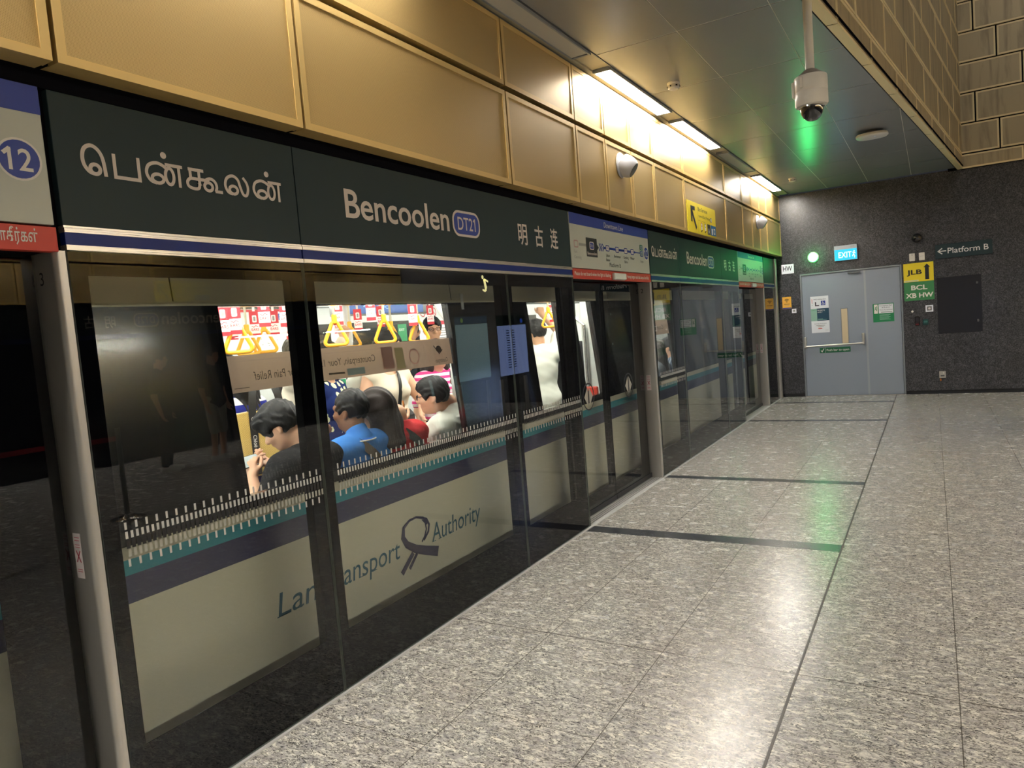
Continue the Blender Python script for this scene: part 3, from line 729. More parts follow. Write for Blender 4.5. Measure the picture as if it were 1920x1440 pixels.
# far fascia
s = sign_box('name_sign', 'far narrow green sign with the small Tamil station name', 6.925, 7.898, 2.079, 2.508, NAVYG)
g = G((0, 6.925, 2.079), (0, 1, 0), (0, 0, 1)); tamil_name(g, .065, .174, .083, LET, .83); g.build('lettering', s)
s = sign_box('name_sign', 'far green sign reading Bencoolen DT21 in the middle of the far bay', 7.902, 9.748, 2.079, 2.508, NAVYG)
g = G((0, 7.902, 2.079), (0, 1, 0), (0, 0, 1)); station_name(g, .29, .148, LET, s=s)
s = sign_box('name_sign', 'far green sign with only three Chinese characters, left of the farthest line map', 9.752, 10.715, 2.079, 2.508, NAVYG)
g = G((0, 9.752, 2.079), (0, 1, 0), (0, 0, 1)); zh_name(g, .16, .13, .145, LET, .238); g.build('lettering', s)
s = sign_box('blank_sign', 'blank dark fascia panel between the farthest line map and the steel end post', 12.56, 13.45, 2.079, 2.508, NAVYG)

def line_map(y0, label, second):
    W_ = 1.81; t = sign_box('line_map_sign', label, y0+.008, y0+W_-.008, 2.075, 2.508, CREAM)
    g = G((0, y0, 2.075), (0, 1, 0), (0, 0, 1)); g.rect(.008, .345, W_-.008, .433, BLUE, 0); g.text('Downtown Line', .70, .366, .045, WHITE, 1, .44)
    zl = .19
    g.rrect(.065, zl-.03, .145, zl+.03, .014, mat('faded_red', rgb(190, 150, 146), .5), 1); g.rrect(.075, zl-.02, .135, zl+.02, .01, CREAM, 2); g.line([(.16, zl), (.30, zl)], .022, GREYT, 1)
    g.text('Fort', .06, .118, .024, GREYT, 1); g.text('Canning', .06, .075, .024, GREYT, 1, .13)
    g.poly([(.30, .10), (.52, .10), (.52, .16), (.555, .185), (.52, .21), (.52, .255), (.30, .255)], TXT, 1)
    g.rrect(.365, .158, .455, .225, .02, LET, 2); g.rrect(.373, .166, .447, .217, .015, BLUE, 3); g.text('DT21', .41, .181, .02, LET, 4, .056, 'C'); g.text('Bencoolen', .41, .116, .024, LET, 2, .19, 'C', bold=.012)
    for k in range(3): x = .565+.035*k; g.line([(x, .222), (x+.028, .19), (x, .158)], .014, BLUE, 1)
    g.line([(.665, zl), (1.42, zl)], .02, BLUE, 1); g.line([(1.42, zl), (1.60, zl)], .010, BLUE, 1)
    for x, n1, n2 in ((.745, 'Jalan', 'Besar'), (.965, 'Bendemeer', ''), (1.175, 'Geylang', 'Bahru'), (1.34, 'Mattar', '')):
        g.rrect(x-.042, zl-.026, x+.042, zl+.026, .014, BLUE, 2); g.rrect(x-.033, zl-.018, x+.033, zl+.018, .01, LET, 3); g.text('DT2', x, zl-.009, .018, BLUE, 4, .045, 'C')
        g.text(n1, x, .118, .024, TXT, 1, .028*len(n1)*.62, 'C'); g.text(n2, x, .078, .024, TXT, 1, .028*len(n2)*.62, 'C') if n2 else None
    for z, c in ((zl+.055, GREEN), (zl-.005, BLUE)): g.rrect(1.55, z-.027, 1.632, z+.027, .012, c, 2); g.rrect(1.558, z-.019, 1.624, z+.019, .008, mat('badge_pale', rgb(150, 170, 176), .5), 3); g.text('35', 1.591, z-.009, .018, TXT, 4, .04, 'C')
    g.text('Expo', 1.591, .10, .024, TXT, 1, .08, 'C')
    g.disc(1.722, .195, .066, WHITE, 1); g.disc(1.722, .195, .059, BLUE, 2); g.text('12', 1.724, .16, .068, WHITE, 3, .07, 'C', bold=.012); g.line([(1.697, .226), (1.676, .208)], .012, WHITE, 4)
    g.text('Platform B', .90, .032, .034, TXT, 1, .26, 'C'); g.build('line_diagram', t)
    # red strips and the light between them
    rs = thing('warning_strip', second[0], 'sign', (0, y0+W_/2, 1.99)); mb = MB(); mb.box(-.03, .003, y0+.006, y0+W_-.006, 1.99, 2.068, RED, .001); mb.build('strip_panel', rs)
    g = G((.003, y0, 1.99), (0, 1, 0), (0, 0, 1))
    g.text(second[1], .405, .026, .03, WHITE, 1, .74, 'C', bold=.012, ref=second[3] if len(second) > 3 else 'B'); g.text(second[2], 1.455, .026, .03, WHITE, 1, .58, 'C', bold=.012, ref='\u0baa' if second[2][0] > '\u0b00' else 'B'); g.build('lettering', rs)
    lt = thing('door_light', second[4], 'light', (.003, y0+.92, 1.995)); mb = MB(); mb.box(.004, .034, y0+.80, y0+1.075, 1.996, 2.052, mat('indicator_white', rgb(236, 238, 226), .3), .006); mb.build('lens', lt)
    mb = MB(); mb.box(.0035, .014, y0+.79, y0+1.085, 1.991, 1.9955, STEELH); mb.build('base', lt)
EN, MS = 'Please do not board when the light is flashing', 'Harap jangan naik bila lampu berkelip'
ZH, TA = '灯闪时请勿登车', '\u0bb5\u0bbf\u0bb3\u0b95\u0bcd\u0b95\u0bc1 \u0bae\u0bbf\u0ba9\u0bcd\u0ba9\u0bc1\u0bae\u0bcd\u0baa\u0bc7\u0bbe\u0ba4\u0bc1 \u0ba8\u0bc1\u0bc8\u0bb4\u0baf\u0bbe\u0ba4\u0bc0\u0bb0\u0bcd\u0b95\u0bb3\u0bcd'
line_map(-.535, 'line map sign with a large blue roundel 12, left of the Tamil name sign', ('red warning strip in Chinese and Tamil under the leftmost line map', ZH, TA, '明', 'white door light in the red strip under the leftmost line map'))
line_map(5.102, 'line map sign with blue Downtown Line header above the door numbered 2', ('red strip reading Please do not board when the light is flashing', EN, MS, 'B', 'white door light in the red strip reading Please do not board'))
line_map(10.72, 'farthest line map sign, lit green by the beacon, near the end wall', ('farthest red warning strip, under the green lit line map', ZH, TA, '明', 'white door light in the farthest red warning strip'))

# ---- fixed glass panes
DASH_W, DASH_G, DASH_K = mat('dash_pale', rgb(196, 194, 186), .6), mat('dash_grey', rgb(168, 166, 152), .6), mat('dash_black', (.006, .006, .007), .6)
def dash_band(g, y0, y1):
    k = 0; y = math.ceil(y0/.0193)*.0193
    while y < y1-.01:
        if k % 2 == 0: g.rect(y, 1.044, y+.0085, 1.069, DASH_W); g.rect(y, .914, y+.0085, .941, DASH_W)
        g.rect(y, 1.012, y+.0095, 1.037, DASH_W); g.rect(y, .977, y+.0135, 1.008, DASH_K); g.rect(y+.004, .948, y+.0145, .974, DASH_G)
        k += 1; y += .0193
def pane(y0, y1, label, dash, group=None, mull=(True, True)):
    t = thing('screen_pane', label, 'glass panel', (0, (y0+y1)/2, 0), group)
    mb = MB(); a, b = y0+.003, y1-.003
    mb.quad((0, a, .006), (0, b, .006), (0, b, 1.996), (0, a, 1.996), GLASS)
    for p in (((0, a, .006), (-.012, a, .006), (-.012, b, .006), (0, b, .006)), ((0, a, 1.996), (0, b, 1.996), (-.012, b, 1.996), (-.012, a, 1.996)), ((0, a, .006), (0, a, 1.996), (-.012, a, 1.996), (-.012, a, .006)), ((0, b, .006), (-.012, b, .006), (-.012, b, 1.996), (0, b, 1.996))): mb.quad(*p, mat('glass_edge', rgb(112, 118, 110), .3))
    mb.quad((-.012, a, .006), (-.012, a, 1.996), (-.012, b, 1.996), (-.012, b, .006), CLEAR)
    mb.build('glass', t)
    mb = MB(); z0, z1 = .275, 1.917; f0, f1 = y0+.068, y1-.072
    for q in ((a, f0, .006, 1.996), (f1, b, .006, 1.996), (f0, f1, .006, z0), (f0, f1, z1, 1.996)): mb.box(-.0165, -.0135, q[0], q[1], q[2], q[3], FRIT)
    mb.build('black_border', t)
    mb = MB(); mb.box(-.11, -.02, y0+.004, y0+.056, .006, 1.996, BLACK); mb.box(-.08, -.02, y1-.056, y1-.004, .006, 1.996, BLACK); mb.box(-.10, -.02, y0+.056, y1-.056, .01, .20, BLACK); mb.box(-.10, -.02, y0+.056, y1-.056, 1.93, 1.996, BLACK); mb.build('frame', t)
    if dash: g = G((0, 0, 0), (0, 1, 0), (0, 0, 1)); dash_band(g, y0+.068, y1-.02); g.build('dash_decal', t)
    return t
pane(1.293, 2.310, 'nearest fixed glass pane right of the left door post, seat passenger in black behind it', True)
pB = pane(2.311, 4.093, 'wide fixed glass pane with large serif lettering and a ribbon emblem behind it', True)
pane(4.094, 5.108, 'narrow fixed glass pane just left of the door with the post numbered 2', True)
pane(6.94, 7.898, 'far fixed glass pane just right of the steel post numbered 2', True)
pane(7.90, 9.748, 'far wide glass pane mirroring the grey fire door', False)
pane(9.75, 10.715, 'far narrow glass pane just left of the farthest door', False)
pane(12.56, 13.44, 'last dark glass pane between the farthest door and the steel end post', False)
g = G((0, 0, 0), (0, 1, 0), (0, 0, 1)); IM = mat('info_yellow', rgb(250, 244, 176), .5, emit=rgb(250, 244, 176), es=.25)
g.disc(3.79, 1.968, .012, IM); g.line([(3.852, 1.940), (3.815, 1.953), (3.800, 1.952)], .012, IM); g.line([(3.806, 1.955), (3.822, 1.895)], [.022, .026], IM); g.line([(3.824, 1.892), (3.805, 1.882), (3.780, 1.889)], [.016, .014, .009], IM); g.build('info_symbol', pB)

# ---- sliding door leaves, posts, sills
STK, STR = mat('sticker_white', rgb(226, 216, 212), .6), mat('sticker_red', rgb(180, 40, 60), .6)
def leaf(y0, y1, right, label, decal=True):
    t = thing('sliding_door', label, 'door', (-.12, (y0+y1)/2, .0)); X = -.118
    mb = MB(); a, b = y0+.002, y1-.002
    mb.quad((X, a, .012), (X, b, .012), (X, b, 1.985), (X, a, 1.985), GLASS); mb.quad((X-.012, a, .012), (X-.012, a, 1.985), (X-.012, b, 1.985), (X-.012, b, .012), CLEAR); mb.build('glass', t)
    mb = MB(); s0, s1 = (.03, .15) if right else (.12, .06)
    if right: s0, s1 = .035, .22
    else: s0, s1 = .22, .035
    for q in ((a, a+s0, .012, 1.985), (b-s1, b, .012, 1.985), (a+s0, b-s1, .012, .175), (a+s0, b-s1, 1.905, 1.985)): mb.box(X-.0165, X-.0135, q[0], q[1], q[2], q[3], FRIT)
    mb.build('black_border', t)
    mb = MB(); mb.box(X-.045, X-.017, a, a+.05, .012, 1.985, BLACK); mb.box(X-.045, X-.017, b-.05, b, .012, 1.985, BLACK); mb.box(X-.045, X-.017, a+.05, b-.05, .012, .13, BLACK); mb.box(X+.001, X+.006, a, b, .012, .055, mat('kick_black', (.012, .012, .014), .3)); mb.build('frame', t)
    if decal:
        u = (a+b)/2+(-.03 if not right else -.0); z = 1.01; g = G((X, 0, 0), (0, 1, 0), (0, 0, 1))
        g.ring(u, z, .112, .012, TXT); dm = mat('decal_grey', rgb(176, 172, 160), .6)
        g.poly([(u-.012, z+.085), (u-.085, z+.0), (u-.012, z-.085)], dm); g.poly([(u+.012, z+.085), (u+.012, z-.085), (u+.085, z)], dm); g.rect(u-.012, z-.055, u+.012, z+.05, TXT, 1); g.build('arrow_decal', t)
    return t
leaf(5.10, 5.943, False, 'left glass leaf of the door numbered 2 with a round arrow decal'); leaf(5.947, 6.895, True, 'right glass leaf beside the steel post numbered 2')
leaf(.30, 1.252, True, 'glass door leaf beside the rounded post numbered 3'); leaf(-.55, .296, False, 'glass door leaf under the leftmost line map, far from the post')
leaf(10.72, 11.60, False, 'left glass leaf of the farthest door', False); leaf(11.604, 12.49, True, 'right glass leaf of the farthest door', False)
def post(y0, y1, num, label, rnd):
    t = thing('door_post', label, 'post', (-.07, (y0+y1)/2, 0)); mb = MB(); n = 8; r = rnd
    poly = [(-.145, y0), (-.002-r, y0)]+[(-.002-r+r*math.sin(math.radians(90*k/n)), y0+r-r*math.cos(math.radians(90*k/n))) for k in range(1, n+1)]+[(-.002, y1), (-.145, y1)]
    mb.prism(poly, 'z', .001, 1.995, STEEL); mb.build('steel_column', t, smooth=True)
    mb = MB(); mb.box(-.158, -.146, y0-.01, y1, .001, 1.995, BLACK); mb.build('rubber_seal', t)
    g = G((0, y0, 0), (1, 0, 0), (0, 0, 1))
    if num: g.text(num, -.093, 1.89, .042, TXT, 1, align='C'); g.build('post_number', t); g = G((0, y0, 0), (1, 0, 0), (0, 0, 1))
    g.rect(-.108, .905, -.062, 1.06, STK); 
    for z in (1.045, 1.035, 1.02, 1.012, .935, .928): g.rect(-.100, z-.0015, -.070, z+.0015, mat('sticker_pink', rgb(206, 120, 130), .6), 1)
    g.line([(-.097, 1.0), (-.073, .96)], .005, STR, 1); g.line([(-.073, 1.0), (-.097, .96)], .005, STR, 1); g.build('sticker', t)
    return t
post(1.256, 1.2905, '3', 'rounded steel door post numbered 3', .022)
post(6.90, 6.936, '2', 'steel door post numbered 2 with a red cross sticker', .008)
post(12.495, 12.545, '', 'far steel door post right of the farthest door, with a warning sticker', .008)
t = thing('end_post', 'steel end post of the platform screen against the end wall', 'post', (0, 13.53, 0)); mb = MB(); mb.box(-.06, .03, 13.45, 13.60, .001, 2.515, STEEL, .006); mb.build('steel_column', t)
mb = MB(); mb.box(-.24, -.0, 13.60, 13.75, 0, 3.6, BLACK); struct(mb, 'trim_15')
SILL = mat('sill_metal', rgb(196, 194, 188), .5, .35)
def sill(y0, y1, nm):
    mb = MB(); mb.box(-.20, .02, y0, y1, -.03, .004, SILL)
    for x in (-.085, -.06, -.035): mb.box(x, x+.006, y0, y1, .004, .0055, mat('sill_groove', rgb(120, 116, 110), .4, .6))
    struct(mb, nm)
sill(5.11, 6.90, 'trim_9'); sill(-.55, 1.256, 'trim_10'); sill(10.72, 12.495, 'trim_11')
# ------------------------------------------------------------------ far side of the platform (seen only as reflections in the glass)
mb = MB(); mb.quad((OPX+.06, WY0, 2.5), (OPX+.06, EY, 2.5), (OPX+.06, EY, CZ), (OPX+.06, WY0, CZ), DARK); wall_r = struct(mb, 'wall_right')
OS = [-3, -1.2, .6, 2.4, 4.2, 5.3, 6.27, 7.25, 9.1, 9.78, 10.9, 11.9, 13.7]
for a, b in zip(OS[:-1], OS[1:]):
    gold_panel(a, b, True, OPX, -1, wall_r); gold_panel(a, b, False, OPX, -1, wall_r)
mb = MB(); mb.box(OPX+.105, OPX+.30, WY0, EY, 1.998, 2.56, NAVYG); mb.box(OPX+.10, OPX+.105, WY0, EY, 1.998, 2.07, NAVY)
g = G((OPX+.1045, 12.9, 2.079), (0, -1, 0), (0, 0, 1)); station_name(g, 4.2, .12, LET, 1.5, 1.3); zh_name(g, 6.3, .10, .19, LET, .33); g.mb.build('lettering', wall_r)
struct(mb, 'wall_right_fascia')
mb = MB(); mb.quad((OPX+.105, WY0, 0), (OPX+.105, EY, 0), (OPX+.105, EY, 2.0), (OPX+.105, WY0, 2.0), mat('dark_pane', (.006, .006, .008), .06)); struct(mb, 'window_1')
mb = MB(); mb.quad((6.9, WY0, CZ), (6.9, EY, CZ), (OPX+.02, EY, CZ), (OPX+.02, WY0, CZ), CEIL); mb.quad((6.9, WY0, CZ), (6.9, EY, CZ), (6.9, EY, 8.2), (6.9, WY0, 8.2), BRZ); struct(mb, 'ceiling_right')
s = thing('bus_sign', 'yellow bus services sign on the opposite gold wall, seen mirrored in the nearest pane', 'sign', (OPX-.01, 7.8, 2.56)); mb = MB(); mb.box(OPX-.006, OPX+.002, 7.26, 8.33, 2.57, 2.91, YEL); mb.build('sign_panel', s)
g = G((OPX-.006, 8.33, 2.57), (0, -1, 0), (0, 0, 1)); g.line([(.85, .06), (1.0, .27)], .035, TXT); g.line([(.90, .28), (1.01, .285), (1.01, .16)], .035, TXT); g.rect(.04, .02, .34, .12, mat('sign_blue', rgb(30, 96, 150), .5)); g.text('Bus Services', .05, .22, .05, TXT, 1, .42); g.build('lettering', s)
# ------------------------------------------------------------------ the train behind the screen
TY0, TY1 = -2.5, 15.5; TXS = -.28
def TX(z): return TXS if z <= .95 else TXS-(z-.95)*.095
CRM = m_coat('train_cream', rgb(214, 208, 186)); TEAL = m_coat('train_teal', rgb(40, 140, 156)); TNAVY = m_coat('train_navy', rgb(40, 42, 84)); TBLK = m_coat('train_black', (.006, .006, .008), .2)
INW = mat('interior_white', rgb(206, 207, 202), .45); ING = mat('interior_grey', rgb(150, 152, 150), .5); POLE = mat('pole_steel', rgb(214, 214, 210), .22, .9); SEATM = mat('seat_blue', rgb(36, 62, 120), .6); RUB = mat('train_rubber', (.01, .01, .011), .5)
train = thing('train', 'cream, teal and navy metro train with a lit carriage standing behind the glass screen', 'train', (-1.6, 6.5, 0))
def side(mb, y0, y1, z0, z1, m, th=.05, out=0.0):
    p = [(TX(z0)+out, z0), (TX(z1)+out, z1), (TX(z1)-th, z1), (TX(z0)-th, z0)]
    mb.prism(p, 'y', y0, y1, m)
WIN = [(.0-1.9, .15), (2.12, 3.90), (7.55, 8.47)]       # saloon windows
DWN = [(4.98, 5.50), (5.84, 6.22)]
WZ0, WZ1 = .965, 1.835
mb = MB()
for z0, z1, m in ((-.6, .69, CRM), (.69, .80, TNAVY), (.80, .86, TEAL), (.86, .911, CRM), (1.84, 2.35, CRM)): side(mb, TY0, TY1, z0, z1, m)
mb.build('side_livery', train)
mb = MB(); side(mb, TY0, TY1, .911, WZ0, TBLK); side(mb, TY0, TY1, WZ1, 1.84, TBLK)
ys = sorted(WIN+DWN); c = TY0
for a, b in ys: side(mb, c, a, WZ0, WZ1, TBLK); c = b
side(mb, c, TY1, WZ0, WZ1, TBLK); mb.build('window_band', train)
mb = MB()
for y in (3.95, 1.9, 8.9, 4.62, 6.65): side(mb, y, y+.006, 1.86, 2.3, RUB, .002, .001)
for y in (4.62, 5.618, 6.62): side(mb, y, y+.008, -.3, 1.84, RUB, .002, .0015)
mb.build('panel_joints', train)
for k, (a, b) in enumerate(ys):
    mb = MB(); o = -.012
    mb.quad((TX(WZ0)+o, a, WZ0), (TX(WZ0)+o, b, WZ0), (TX(WZ1)+o, b, WZ1), (TX(WZ1)+o, a, WZ1), TRGLASS); mb.quad((TX(WZ0)+o-.008, a, WZ0), (TX(WZ1)+o-.008, a, WZ1), (TX(WZ1)+o-.008, b, WZ1), (TX(WZ0)+o-.008, b, WZ0), CLEAR)
    mb.build('window_pane', train)
def m_film(name, col):
    m = mat(name, col, .6); n = N(m); tr = n.add('ShaderNodeBsdfTranslucent'); tr.inputs[0].default_value = (*col, 1); mx = n.add('ShaderNodeMixShader', i_0=.2)
    n.link(n.b.outputs[0], mx.inputs[1]); n.link(tr.outputs[0], mx.inputs[2]); n.link(mx.outputs[0], n.n['Material Output'].inputs[0]); return m
# advertising film stuck inside the window, printed towards the passengers
AD = m_film('ad_film', rgb(196, 168, 148)); ADT = mat('ad_print', rgb(96, 80, 74), .6)
def film(y0, y1, z0, z1, texts):
    mb = MB(); o = -.026; mb.quad((TX(z0)+o, y0, z0), (TX(z0)+o, y1, z0), (TX(z1)+o, y1, z1), (TX(z1)+o, y0, z1), AD); p = mb.build('window_film', train)
    U = (0, -1, 0); V = Vector((TX(z1)-TX(z0), 0, z1-z0)).normalized(); g = G((TX(z0)-.0215, y1, z0), U, V, 0, -.0004)
    texts(g); g.mb.build('film_print', p)
def adtx(g):
    g.text('Counterpain', .06, .018, .028, ADT, 1, .13); g.disc(.14, .105, .03, ADT, 1, ry=.022); g.line([(.10, .10), (.14, .075), (.19, .13)], .008, ADT, 1)
    g.ring(.40, .075, .045, .008, mat('ad_red', rgb(205, 150, 138), .6), 1); g.rect(.50, .01, .58, .14, mat('ad_yellow', rgb(222, 198, 150), .6), 1); g.rect(.60, .02, .70, .15, mat('ad_red', ()), 1)
    g.text('Counterpain, Your 1st Choice', .76, .075, .038, ADT, 1, .60); g.text('for Pain Relief', 1.36, .05, .04, ADT, 1, .26)
    g.rect(.86, .012, 1.0, .05, mat('ad_blue', rgb(170, 188, 198), .6), 1); g.line([(1.02, .03), (1.14, .034)], .01, ADT, 1); g.line([(1.655, .02), (1.74, .02)], .003, ADT, 1)
film(2.13, 3.89, 1.435, 1.607, adtx)
film(7.56, 8.46, 1.435, 1.607, lambda g: g.text('Counterpain', .2, .06, .05, ADT, 1, .5))
# carriage interior
XF = -2.95
mb = MB(); mb.box(XF-.05, TXS-.05, TY0, TY1, -.06, 0, mat('train_floor', rgb(120, 122, 124), .5)); mb.build('floor_pan', train)
mb = MB(); mb.quad((XF, TY0, 2.12), (XF, TY1, 2.12), (TX(2.12)-.05, TY1, 2.12), (TX(2.12)-.05, TY0, 2.12), INW); mb.box(XF, TX(2.1)-.051, TY0, TY1, 2.3, 2.36, INW); mb.build('roof_lining', train)
mb = MB()
for a, b, m in ((TY0, 4.95, INW), (5.42, 5.58, INW), (5.60, 5.74, INW), (6.9, 8.0, INW), (9.9, TY1, INW)): mb.quad((XF, a, 0), (XF, b, 0), (XF, b, 2.12), (XF, a, 2.12), m)
for a, b in ((4.95, 5.42), (5.58, 5.60), (5.74, 6.9), (8.0, 9.9)): mb.quad((XF, a, 0), (XF, b, 0), (XF, b, .95), (XF, a, .95), INW if b-a > .1 else RUB); mb.quad((XF, a, .95), (XF, b, .95), (XF, b, 1.84), (XF, a, 1.84), mat('night_glass', rgb(34, 36, 40), .12)); mb.quad((XF, a, 1.84), (XF, b, 1.84), (XF, b, 2.12), (XF, a, 2.12), INW)
mb.quad((XF, TY0, 0), (XF, TY0, 2.12), (TXS, TY0, 2.12), (TXS, TY0, 0), ING); mb.quad((XF, TY1, 0), (TXS, TY1, 0), (TXS, TY1, 2.12), (XF, TY1, 2.12), ING)
mb.build('far_side_lining', train)
g = G((XF+.001, 0, 0), (0, 1, 0), (0, 0, 1)); DOT = mat('dot_grey', rgb(120, 116, 112), .6); rr = random.Random(3)
for k in range(70):
    a = rr.random()*6.283; r = .28*math.sqrt(rr.random()); g.rect(4.62+r*math.cos(a), 1.62+r*math.sin(a)*.9, 4.632+r*math.cos(a), 1.626+r*math.sin(a)*.9, DOT)
g.rect(3.6, 1.98, 5.2, 2.10, mat('ad_strip_red', rgb(196, 60, 56), .5)); g.rect(6.50, 1.60, 6.66, 1.80, GREEN); g.text('EXIT', 6.52, 1.72, .03, WHITE, 1, .1)
for y in (7.0, 7.22, 7.44): g.ring(y, 1.93, .05, .012, mat('ad_red2', rgb(190, 70, 66), .5), 1); g.line([(y-.03, 1.96), (y+.03, 1.90)], .01, mat('ad_red2', ()), 1)
g.rect(7.05, 1.55, 7.6, 1.82, STK); g.rect(7.05, 1.77, 7.6, 1.82, STR, 1)
for k in range(5): g.rect(7.1, 1.60+.03*k, 7.5, 1.61+.03*k, DOT, 1)
g.text('Foot', 4.75, 1.90, .06, mat('ad_blue2', rgb(70, 90, 150), .5), 2, .24); g.build('wall_graphics', train)
mb = MB(); mb.box(-1.98, -1.93, 4.45, 5.75, 1.86, 2.08, mat('screen_frame', rgb(200, 202, 204), .4)); mb.box(-1.931, -1.928, 4.52, 5.68, 1.875, 2.07, m_emit('screen_glow', rgb(84, 110, 168), .8)); sc_ = mb.build('ceiling_display', train)
g = G((-1.928, 4.52, 1.875), (0, 1, 0), (0, 0, 1)); sw = m_emit('screen_text', rgb(150, 190, 240), 1.2); g.text('TOWARDS', .42, .10, .04, sw, 1, .3); g.text('EXPO', .48, .04, .03, sw, 1, .16); g.line([(.30, .06), (.36, .12), (.38, .07)], .012, sw); g.build('display_text', sc_)
for x in (-.60, -2.25):
    mb = MB(); mb.box(x-.09, x+.09, TY0+.3, TY1-.3, 2.095, 2.118, m_emit('saloon_light', (1, .98, .94), S_TRAIN)); mb.build('saloon_light', train)
mb = MB()
for x in (-.86, -1.45, -2.05): mb.tube([(x, TY0+.2, 1.955), (x, TY1-.2, 1.955)], .016, POLE, 10)
for y in (2.6, 3.7, 4.9, 7.4): mb.tube([(-.86, y, 1.955), (-.86, y, 2.12)], .012, POLE, 8); mb.tube([(-1.45, y+.3, 1.955), (-1.45, y+.3, 2.12)], .012, POLE, 8)
mb.build('grab_rail', train)
mb = MB(); mb.tube([(-1.6, 4.24, 0), (-1.6, 4.24, 2.11)], .034, mat('pole_white', rgb(226, 228, 226), .3), 16); mb.build('pole', train)
mb = MB(); mb.tube([(-.66, 4.05, 2.1), (-.66, 4.10, 1.98), (-.64, 4.2, 1.80), (-.60, 4.28, 1.66), (-.60, 4.30, 1.3)], .022, mat('pole_white', ()), 12); mb.build('seat_end_rail', train)
def seat_unit(x0, x1, y0, y1, back):
    mb = MB(); mb.box(x0, x1, y0, y1, .40, .455, SEATM, .02); bx = x0 if back < 0 else x1
    mb.box(bx-.02, bx+.02, y0, y1, .455, .88, SEATM, .015); mb.box(x0+.1, x1-.1, y0+.1, y1-.1, 0, .40, ING); mb.build('bench_seat', train)
seat_unit(-.82, -.365, 2.05, 4.02, 1); seat_unit(-.82, -.365, 6.9, 9.6, 1); seat_unit(XF+.03, XF+.46, 2.0, 4.9, -1)
mb = MB(); mb.box(-.50, -.36, 4.06, 4.09, .1, 1.9, mat('draught_panel', rgb(222, 226, 222), .3)); mb.build('draught_screen', train)
mb = MB(); mb.box(-.62, -.38, 6.52, 6.56, 0, 2.1, INW, .01); mb.build('draught_screen', train); mb = MB(); mb.tube([(-.56, 6.46, .8), (-.56, 6.47, 1.62), (-.66, 6.47, 1.70)], .016, POLE, 10); mb.build('grab_rail', train)
mb = MB(); mb.box(-.52, -.38, 6.28, 6.31, .78, 1.02, RED, .01); mb.build('extinguisher_box', train)
# writing and ribbon emblem on the car body
LT = mat('livery_text', rgb(52, 96, 116), .5); LN = mat('livery_ribbon', rgb(52, 50, 82), .5)
g = G((TXS, 0, 0), (0, 1, 0), (0, 0, 1))
def serif_text(body, u, v, h, w):
    g.text(body, u, v, h, LT, 1, w, shear=.16)
serif_text('Land', 2.20, .362, .112, .36); serif_text('Transport', 2.50, .362, .112, .60); serif_text('Authority', 3.405, .362, .112, .55)
for x0, dx in ((2.192, .06), (2.318, .03), (2.50, .10)): g.rect(x0, .362, x0+dx, .3665, LT, 1)
for x in (2.755, 2.86, 3.408, 3.47, 3.60, 3.70): g.rect(x, .362, x+.035, .366, LT, 1)
rib = [(3.455, .292), (3.33, .335), (3.24, .372), (3.165, .42), (3.135, .47), (3.15, .525), (3.205, .553), (3.27, .556), (3.335, .535), (3.372, .49), (3.365, .45), (3.31, .405)]
g.line(rib[:10], [.062, .056, .05, .042, .034, .022, .015, .013, .016, .022], LN, 2)
g.line([(3.335, .537), (3.368, .52), (3.388, .48), (3.375, .44), (3.325, .40)], [.006, .014, .017, .017, .016], LN, 1); g.line([(3.322, .528), (3.352, .50), (3.358, .46), (3.335, .42), (3.305, .395)], [.006, .011, .012, .012, .012], LN, 1)
g.line([(3.215, .355), (3.10, .265)], [.030, .034], LN, 1); g.line([(3.250, .342), (3.17, .272)], [.022, .024], LN, 1)
g.build('livery_lettering', train)
# tunnel behind
mb = MB(); mb.quad((-3.6, -6, -1), (-3.6, 16, -1), (-3.6, 16, 3), (-3.6, -6, 3), DARK); mb.quad((-3.6, -6, -1), (0, -6, -1), (0, 16, -1), (-3.6, 16, -1), DARK); mb.quad((-3.6, -6, 3), (-3.6, 16, 3), (.05, 16, 3), (.05, -6, 3), DARK); mb.quad((-3.6, 16, -1), (0, 16, -1), (0, 16, 3), (-3.6, 16, 3), DARK); mb.quad((-3.6, -6, -1), (-3.6, -6, 3), (0, -6, 3), (0, -6, -1), DARK); mb.box(-.06, -.01, -6, 13.7, -1, -.004, DARK)
struct(mb, 'wall_tunnel')

# ---- hand straps and hanging cards
STR_Y, STRP = mat('handle_yellow', rgb(246, 176, 40), .4), mat('strap_cream', rgb(236, 224, 196), .6)
def strap(x, y, zc, turn, label, group):
    t = thing('hand_strap', label, 'hand strap', (x, y, 1.955), group, turn)
    mb = MB(); zt = zc+.075-1.955
    for s_ in (-1, 1): mb.box(-.012, .012, .0035*s_-.0012, .0035*s_+.0012, zt+.03, -.005, STRP)
    mb.box(-.014, .014, -.022, .022, -.022, .022, STRP, .008); local(mb, 'webbing', t)
    mb = MB(); mb.box(-.014, .014, -.016, .016, zt-.012, zt+.05, STR_Y, .006)
    pts = []
    for cx, cz, a0 in ((0, zt-.02, 35), (-.048, zt-.125, 155), (.048, zt-.125, 275)):
        for k in range(7): an = math.radians(a0+110*k/6); pts.append((0, cx+.022*math.cos(an), cz+.022*math.sin(an)))
    pts.append(pts[0]); mb.tube(pts, .0115, STR_Y, 10, False); local(mb, 'handle', t); return t
